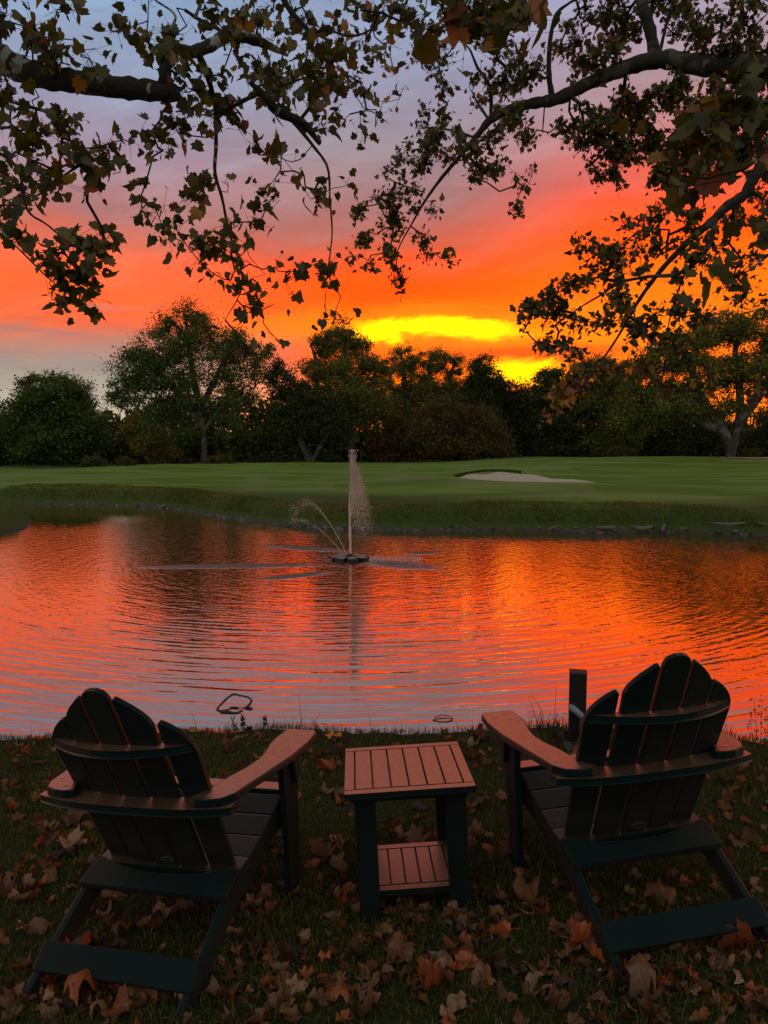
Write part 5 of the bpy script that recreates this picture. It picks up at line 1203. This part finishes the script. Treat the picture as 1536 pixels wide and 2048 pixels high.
reed('yellowish weeds on the far bank where the shore bends, left', 470, 1025, 60, 18, 350, YP, 6)

# ------------------------------------------------------------------ fallen leaves
DEAD = {'tan': (.235, .108, .044), 'brown': (.15, .060, .022), 'pale': (.33, .18, .085), 'reddish': (.34, .08, .02), 'dark': (.065, .030, .015)}
def deadmat(name, base):
    m, t, out = mat(name)
    tc = t.node('ShaderNodeTexCoord').outputs['Object']; oi = t.node('ShaderNodeObjectInfo').outputs['Random']
    n = t.noise(t.vm('ADD', tc, t.comb(t.m('MULTIPLY', oi, 17.0), 0.0, 0.0)), 26, 5, .65)
    x_, y_, z_ = t.sep(tc)
    an = t.m('ARCTAN2', x_, t.m('ADD', y_, .004)); vein = t.m('ABSOLUTE', t.m('SINE', t.m('MULTIPLY', an, 3.9)))
    c = t.mix(n, tuple(v_ * .62 for v_ in base) + (1,), tuple(v_ * 1.4 for v_ in base) + (1,))
    c = t.mix(t.mr(vein, .0, .14, .45, 0), c, tuple(min(1, v_ * 1.7) for v_ in base) + (1,))
    hsv = t.node('ShaderNodeHueSaturation'); t.put(hsv.inputs['Color'], c); t.put(hsv.inputs['Value'], t.m('ADD', .65, t.m('MULTIPLY', oi, .7)))
    d_ = t.node('ShaderNodeBsdfDiffuse'); t.put(d_.inputs[0], hsv.outputs[0]); tr = t.node('ShaderNodeBsdfTranslucent'); t.put(tr.inputs[0], hsv.outputs[0])
    m1 = t.node('ShaderNodeMixShader'); m1.inputs[0].default_value = .22; t.l.new(d_.outputs[0], m1.inputs[1]); t.l.new(tr.outputs[0], m1.inputs[2])
    gl_ = t.node('ShaderNodeBsdfGlossy'); gl_.inputs['Roughness'].default_value = .5
    m2 = t.node('ShaderNodeMixShader'); m2.inputs[0].default_value = .035; t.l.new(m1.outputs[0], m2.inputs[1]); t.l.new(gl_.outputs[0], m2.inputs[2])
    b = t.node('ShaderNodeBump'); b.inputs['Distance'].default_value = .0015; t.put(b.inputs['Height'], t.m('ADD', n, t.m('MULTIPLY', vein, .5))); t.l.new(b.outputs[0], d_.inputs['Normal'])
    t.l.new(m2.outputs[0], out.inputs[0]); return m
DMAT = {k: deadmat(k + '_dead_leaf', v_) for k, v_ in DEAD.items()}
DMAT['yellow'] = deadmat('yellow_orange_leaf', (.62, .22, .02)); DMAT['olive'] = deadmat('olive_leaf', (.16, .15, .06))
def deadleaf_geo(g, curl, fold, outline=LEAF_OUT):
    """unit leaf with three rings so that it can curl and cup; base near the petiole, lying flat"""
    k = len(outline); c0 = np.array([0, .33]); V = [np.array([[0, .33, 0]])]; o = (c0 + (outline - c0) * (1 - .18 * np.clip(np.hypot(*(outline - c0).T)[:, None] - .35, 0, 1))) * (1 + g.normal(size=(k, 1)) * .15) * np.array([g.uniform(.8, 1.1), 1])
    o2 = np.empty((2 * k, 2)); o2[0::2] = o; o2[1::2] = (o + np.roll(o, -1, 0)) / 2 * (1 + g.normal(size=(k, 1)) * .05)
    K = 2 * k
    for f in (.35, .7, 1.0): q = c0 + (o2 - c0) * f; V.append(np.column_stack([q, np.zeros(K)]))
    V = np.concatenate(V); x, y = V[:, 0], V[:, 1] - .33
    ph = g.uniform(0, 6.28); r_ = np.hypot(x, y)
    z = fold * np.abs(x) + curl * (r_ ** 2) * (1 + .8 * np.sin(3 * np.arctan2(y, x) + ph)) + .10 * np.sin(x * 12 + ph) * r_ * 1.6 + .10 * np.sin(y * 10 + 2 * ph) * r_ * 1.6 + .05 * g.normal(size=len(x)) * r_
    # roll the sides in
    sc_ = 1 - .35 * min(1, abs(curl)) * r_ ** 2; V[:, 0] = x * sc_ * (1 - .3 * abs(fold)); V[:, 1] = y * sc_; V[:, 2] = z
    j = np.arange(K); j2 = (j + 1) % K
    F3 = np.stack([np.zeros(K, int), 1 + j, 1 + j2], -1); F4 = np.concatenate([np.stack([1 + i * K + j, 1 + (i + 1) * K + j, 1 + (i + 1) * K + j2, 1 + i * K + j2], -1) for i in range(2)])
    V[:, 2] -= np.percentile(V[:, 2], 8); return V, F3, F4
gd = np.random.default_rng(40)
FORMS = [('flat', .2, .15), ('flat', -.25, .2), ('crumpled', .9, .9), ('curled', 1.2, .5), ('folded', .3, 1.3), ('cupped', -1.0, -.2), ('crumpled', -1.0, 1.0),  ('curled', .75, .1), ('curled', .55, .3), ('curled', .9, -.1), ('folded', .25, .75), ('folded', .1, 1.0), ('cupped', -.65, -.15), ('cupped', -.5, .1), ('crumpled', .6, .55), ('crumpled', -.5, .7)]
GEO = []
for fm, cu, fo_ in FORMS:
    V, F3, F4 = deadleaf_geo(gd, cu, fo_)
    st = smoothpath([(0, -.33, V[:, 2].min() + .05), (.02, -.50, .07), (.06 * gd.normal(), -.72, .03)], 3); Vs, f1, f2 = tube(st, .011, 4); 
    GEO.append((fm, V, F3, F4, Vs, f1, f2))
MESH = {}
def leafmesh(i, colr):
    if (i, colr) in MESH: return MESH[(i, colr)]
    fm, V, F3, F4, Vs, f1, f2 = GEO[i]; ac = Acc(); ac.add(V * .1, F3, F4); ac.add(Vs * .1, f1, f2)
    o = ac.build('fallen_leaf', DMAT[colr], None, True); me = o.data; bpy.data.objects.remove(o); MESH[(i, colr)] = me; return me
# where the litter lies: (px, py, spread px, n) clusters seen in the photo, plus an even scatter
LIT = [(90, 1580, 90, 22), (60, 1680, 70, 20), (150, 1690, 60, 14), (45, 1780, 70, 20), (130, 1500, 80, 12), (40, 1500, 50, 12), (300, 1470, 60, 7), (470, 1480, 60, 9), (560, 1500, 60, 8), (650, 1530, 50, 10), (680, 1600, 40, 9), (690, 1690, 40, 10), (780, 1660, 60, 9), (840, 1690, 50, 12), (950, 1680, 40, 10), (960, 1600, 40, 8),
       (940, 1520, 40, 6), (980, 1500, 50, 8), (850, 1480, 60, 9), (700, 1740, 50, 8), (760, 1830, 80, 14), (850, 1860, 90, 24), (950, 1870, 70, 18), (1050, 1830, 70, 16), (1150, 1880, 60, 14), (1000, 1930, 90, 16), (1120, 1950, 90, 18), (1280, 1960, 90, 20), (1400, 1930, 90, 18), (1500, 1900, 60, 12), (1450, 1990, 90, 16), (1300, 2020, 90, 14),
       (880, 1980, 80, 14), (780, 1960, 70, 12), (700, 1900, 80, 8), (650, 1990, 80, 12), (560, 1930, 70, 10), (560, 2010, 80, 14), (460, 1960, 60, 9), (300, 1990, 90, 18), (200, 2010, 90, 20), (90, 2000, 80, 20), (60, 1860, 60, 8), (250, 1880, 80, 9), (350, 1830, 80, 6), (540, 1820, 50, 9), (620, 1750, 50, 9), (560, 1700, 40, 8), (1500, 1560, 40, 7), (1480, 1640, 50, 8), (1440, 1560, 50, 10), (1220, 1760, 80, 4), (1330, 1790, 80, 5), (1480, 1730, 50, 7), (1050, 1700, 60, 4), (1080, 1620, 40, 4), (1200, 1500, 60, 6), (1180, 1860, 40, 8), (420, 1640, 30, 0), (240, 1760, 40, 5), (800, 1560, 40, 0)]
cand = []
for px, py, sp_, n in LIT:
    for _ in range(int(n * .85)): cand.append((px + gd.normal() * sp_ * .6, py + gd.normal() * sp_ * .35))
for _ in range(260): cand.append((gd.uniform(-60, 1600), 1455 + 640 * gd.uniform(0, 1) ** 1.2))
pts = []
for px, py in cand:
    if py < 1452: continue
    q = onlawn(px, py)
    if q[1] < 1.2 or q[1] > 5 or sdist(np.array([q[0]]), np.array([q[1]]))[0] < .06: continue
    pts.append((q[0], q[1], float(np.clip(.052 * math.exp(gd.normal() * .38), .02, .125)), py))
pts.sort(key=lambda a: a[1] / a[2])
LM = [('front right foot of the left chair', (592, 1776)), ('rear right foot of the left chair', (377, 2033)), ('rear left foot of the left chair', (62, 1985)), ('left chair seat', (330, 1700)), ('left side of the left chair back', (110, 1600)),
      ('near left foot of the side table', (727, 1848)), ('near right foot of the side table', (931, 1832)), ('far side of the side table', (810, 1560)), ('table shelf', (820, 1700)), ('front left foot of the right chair', (1035, 1740)),
      ('rear left foot of the right chair', (1222, 1943)), ('rear stretcher of the right chair', (1370, 1900)), ('right chair seat', (1280, 1700)), ('black post by the water', (1153, 1486)), ('bottom centre of the picture', (750, 2030)), ('bottom right corner of the picture', (1480, 2030)), ('water edge behind the left chair', (470, 1465)), ('water edge behind the side table', (800, 1460)), ('right edge beside the right chair arm', (1520, 1600)), ('left edge of the picture', (20, 1760))]
LMW = [(n_, onlawn(*p_)[:2]) for n_, p_ in LM]
ORD = ['nearest', 'second nearest', 'third nearest', 'fourth nearest', 'fifth nearest', 'sixth nearest', 'seventh nearest', 'eighth nearest', 'ninth nearest', 'tenth nearest', 'eleventh nearest', 'twelfth nearest']
recs = []
for i, (x, y, s_, py) in enumerate(pts[:296]):
    gi = int(gd.integers(0, len(GEO))); colr = ['tan', 'brown', 'pale', 'reddish', 'dark'][int(gd.choice(5, p=[.26, .30, .08, .12, .24]))]
    dl = [np.hypot(x - w_[0], y - w_[1]) for _, w_ in LMW]; li = int(np.argmin(dl)); recs.append([x, y, s_, gi, colr, li, dl[li]])
cnt = {}
for r_ in sorted(recs, key=lambda r_: r_[6]):
    key = (r_[4], GEO[r_[3]][0], r_[5]); cnt[key] = cnt.get(key, 0) + 1; r_.append(cnt[key] - 1)
def place_leaf(x, y, s_, me, g, tilt=.45, dz=.004):
    o = bpy.data.objects.new('fallen_leaf', me); COL.objects.link(o)
    q = Vector(NRM).to_track_quat('Z', 'Y').to_matrix() @ Euler((g.normal() * tilt, g.normal() * tilt, g.uniform(0, 6.28))).to_matrix()
    o.rotation_euler = q.to_euler(); o.location = (x, y, hz(x, y) + dz + g.uniform(0, .012)); o.scale = (s_ / .1,) * 3; return o
for x, y, s_, gi, colr, li, dd_, k in recs:
    o = place_leaf(x, y, s_, leafmesh(gi, colr), gd)
    cw = {'dark': 'dark brown', 'pale': 'pale buff', 'brown': 'mid-brown', 'tan': 'tan', 'reddish': 'reddish'}[colr]
    tag(o, f"{cw} {GEO[gi][0]} leaf, {ORD[min(k, 11)]} such to the {LMW[li][0]}", 'fallen leaf', 'fallen leaves on the near lawn')
# smaller and farther ones as one litter
ac = Acc(); rest = pts[296:]
for _ in range(420):
    q = onlawn(gd.uniform(-40, 1580), 1455 + 560 * gd.uniform(0, 1) ** 1.1)
    if sdist(np.array([q[0]]), np.array([q[1]]))[0] > .03: rest.append((q[0], q[1], gd.uniform(.02, .05), 0))
for x, y, s_, _p in rest:
    fm, V, F3, F4, Vs, f1, f2 = GEO[int(gd.integers(0, len(GEO)))]; Rm = np.array(Euler((gd.normal() * .4, gd.normal() * .4, gd.uniform(0, 6.28))).to_matrix())
    ac.add((V * s_) @ Rm.T + np.array([x, y, hz(x, y) + .012]), F3, F4, col=np.array(list(DEAD.values())[int(gd.choice(5, p=[.3, .3, .12, .1, .18]))]) * gd.uniform(.6, 1.3))
tag(ac.build('leaf_litter', M_GRASS, None, True), kind='stuff')
# leaves the photo singles out
def special(px, py, s_, gi, colr, label, rot=None, tilt=.15, zoff=.02):
    q = onlawn(px, py); o = place_leaf(q[0], q[1], s_, leafmesh(gi, colr), gd, tilt, zoff); tag(o, label, 'fallen leaf', 'fallen leaves on the near lawn'); return o
special(668, 1478, .10, 1, 'yellow', 'bright yellow-orange leaf lying by the water just beyond the left chair arm')
special(945, 1500, .12, 7, 'olive', 'large olive-green half-folded leaf beyond the far right corner of the table')
special(150, 1700, .12, 8, 'pale', 'large pale buff leaf standing out in the grass left of the left chair seat')
special(840, 1690, .12, 8, 'tan', 'large tan veined leaf seen between the table legs above the shelf')
special(1165, 1895, .10, 3, 'reddish', 'large orange-red curled leaf by the rear left foot of the right chair')
special(1280, 1975, .11, 5, 'tan', 'very large tan leaf below the rear stretcher of the right chair')
special(165, 2000, .10, 5, 'reddish', 'orange leaf standing upright beneath the rear stretcher of the left chair')
# cast-off leaves floating near the edge
for i, (px, py, lab) in enumerate([(466, 1443, 'left one of a pair of small dark leaves floating below the looped stick'), (486, 1443, 'right one of a pair of small dark leaves floating below the looped stick'), (530, 1443, 'tiny dark leaf floating right of the floating pair')]):
    q = onz(px, py, WATER_Z); o = bpy.data.objects.new('floating_leaf', leafmesh(2 + i, 'dark')); COL.objects.link(o); o.location = (q[0], q[1], WATER_Z + .004); o.scale = (.45, .45, .6); o.rotation_euler = (0, 0, i * 2.0); tag(o, lab, 'leaf')
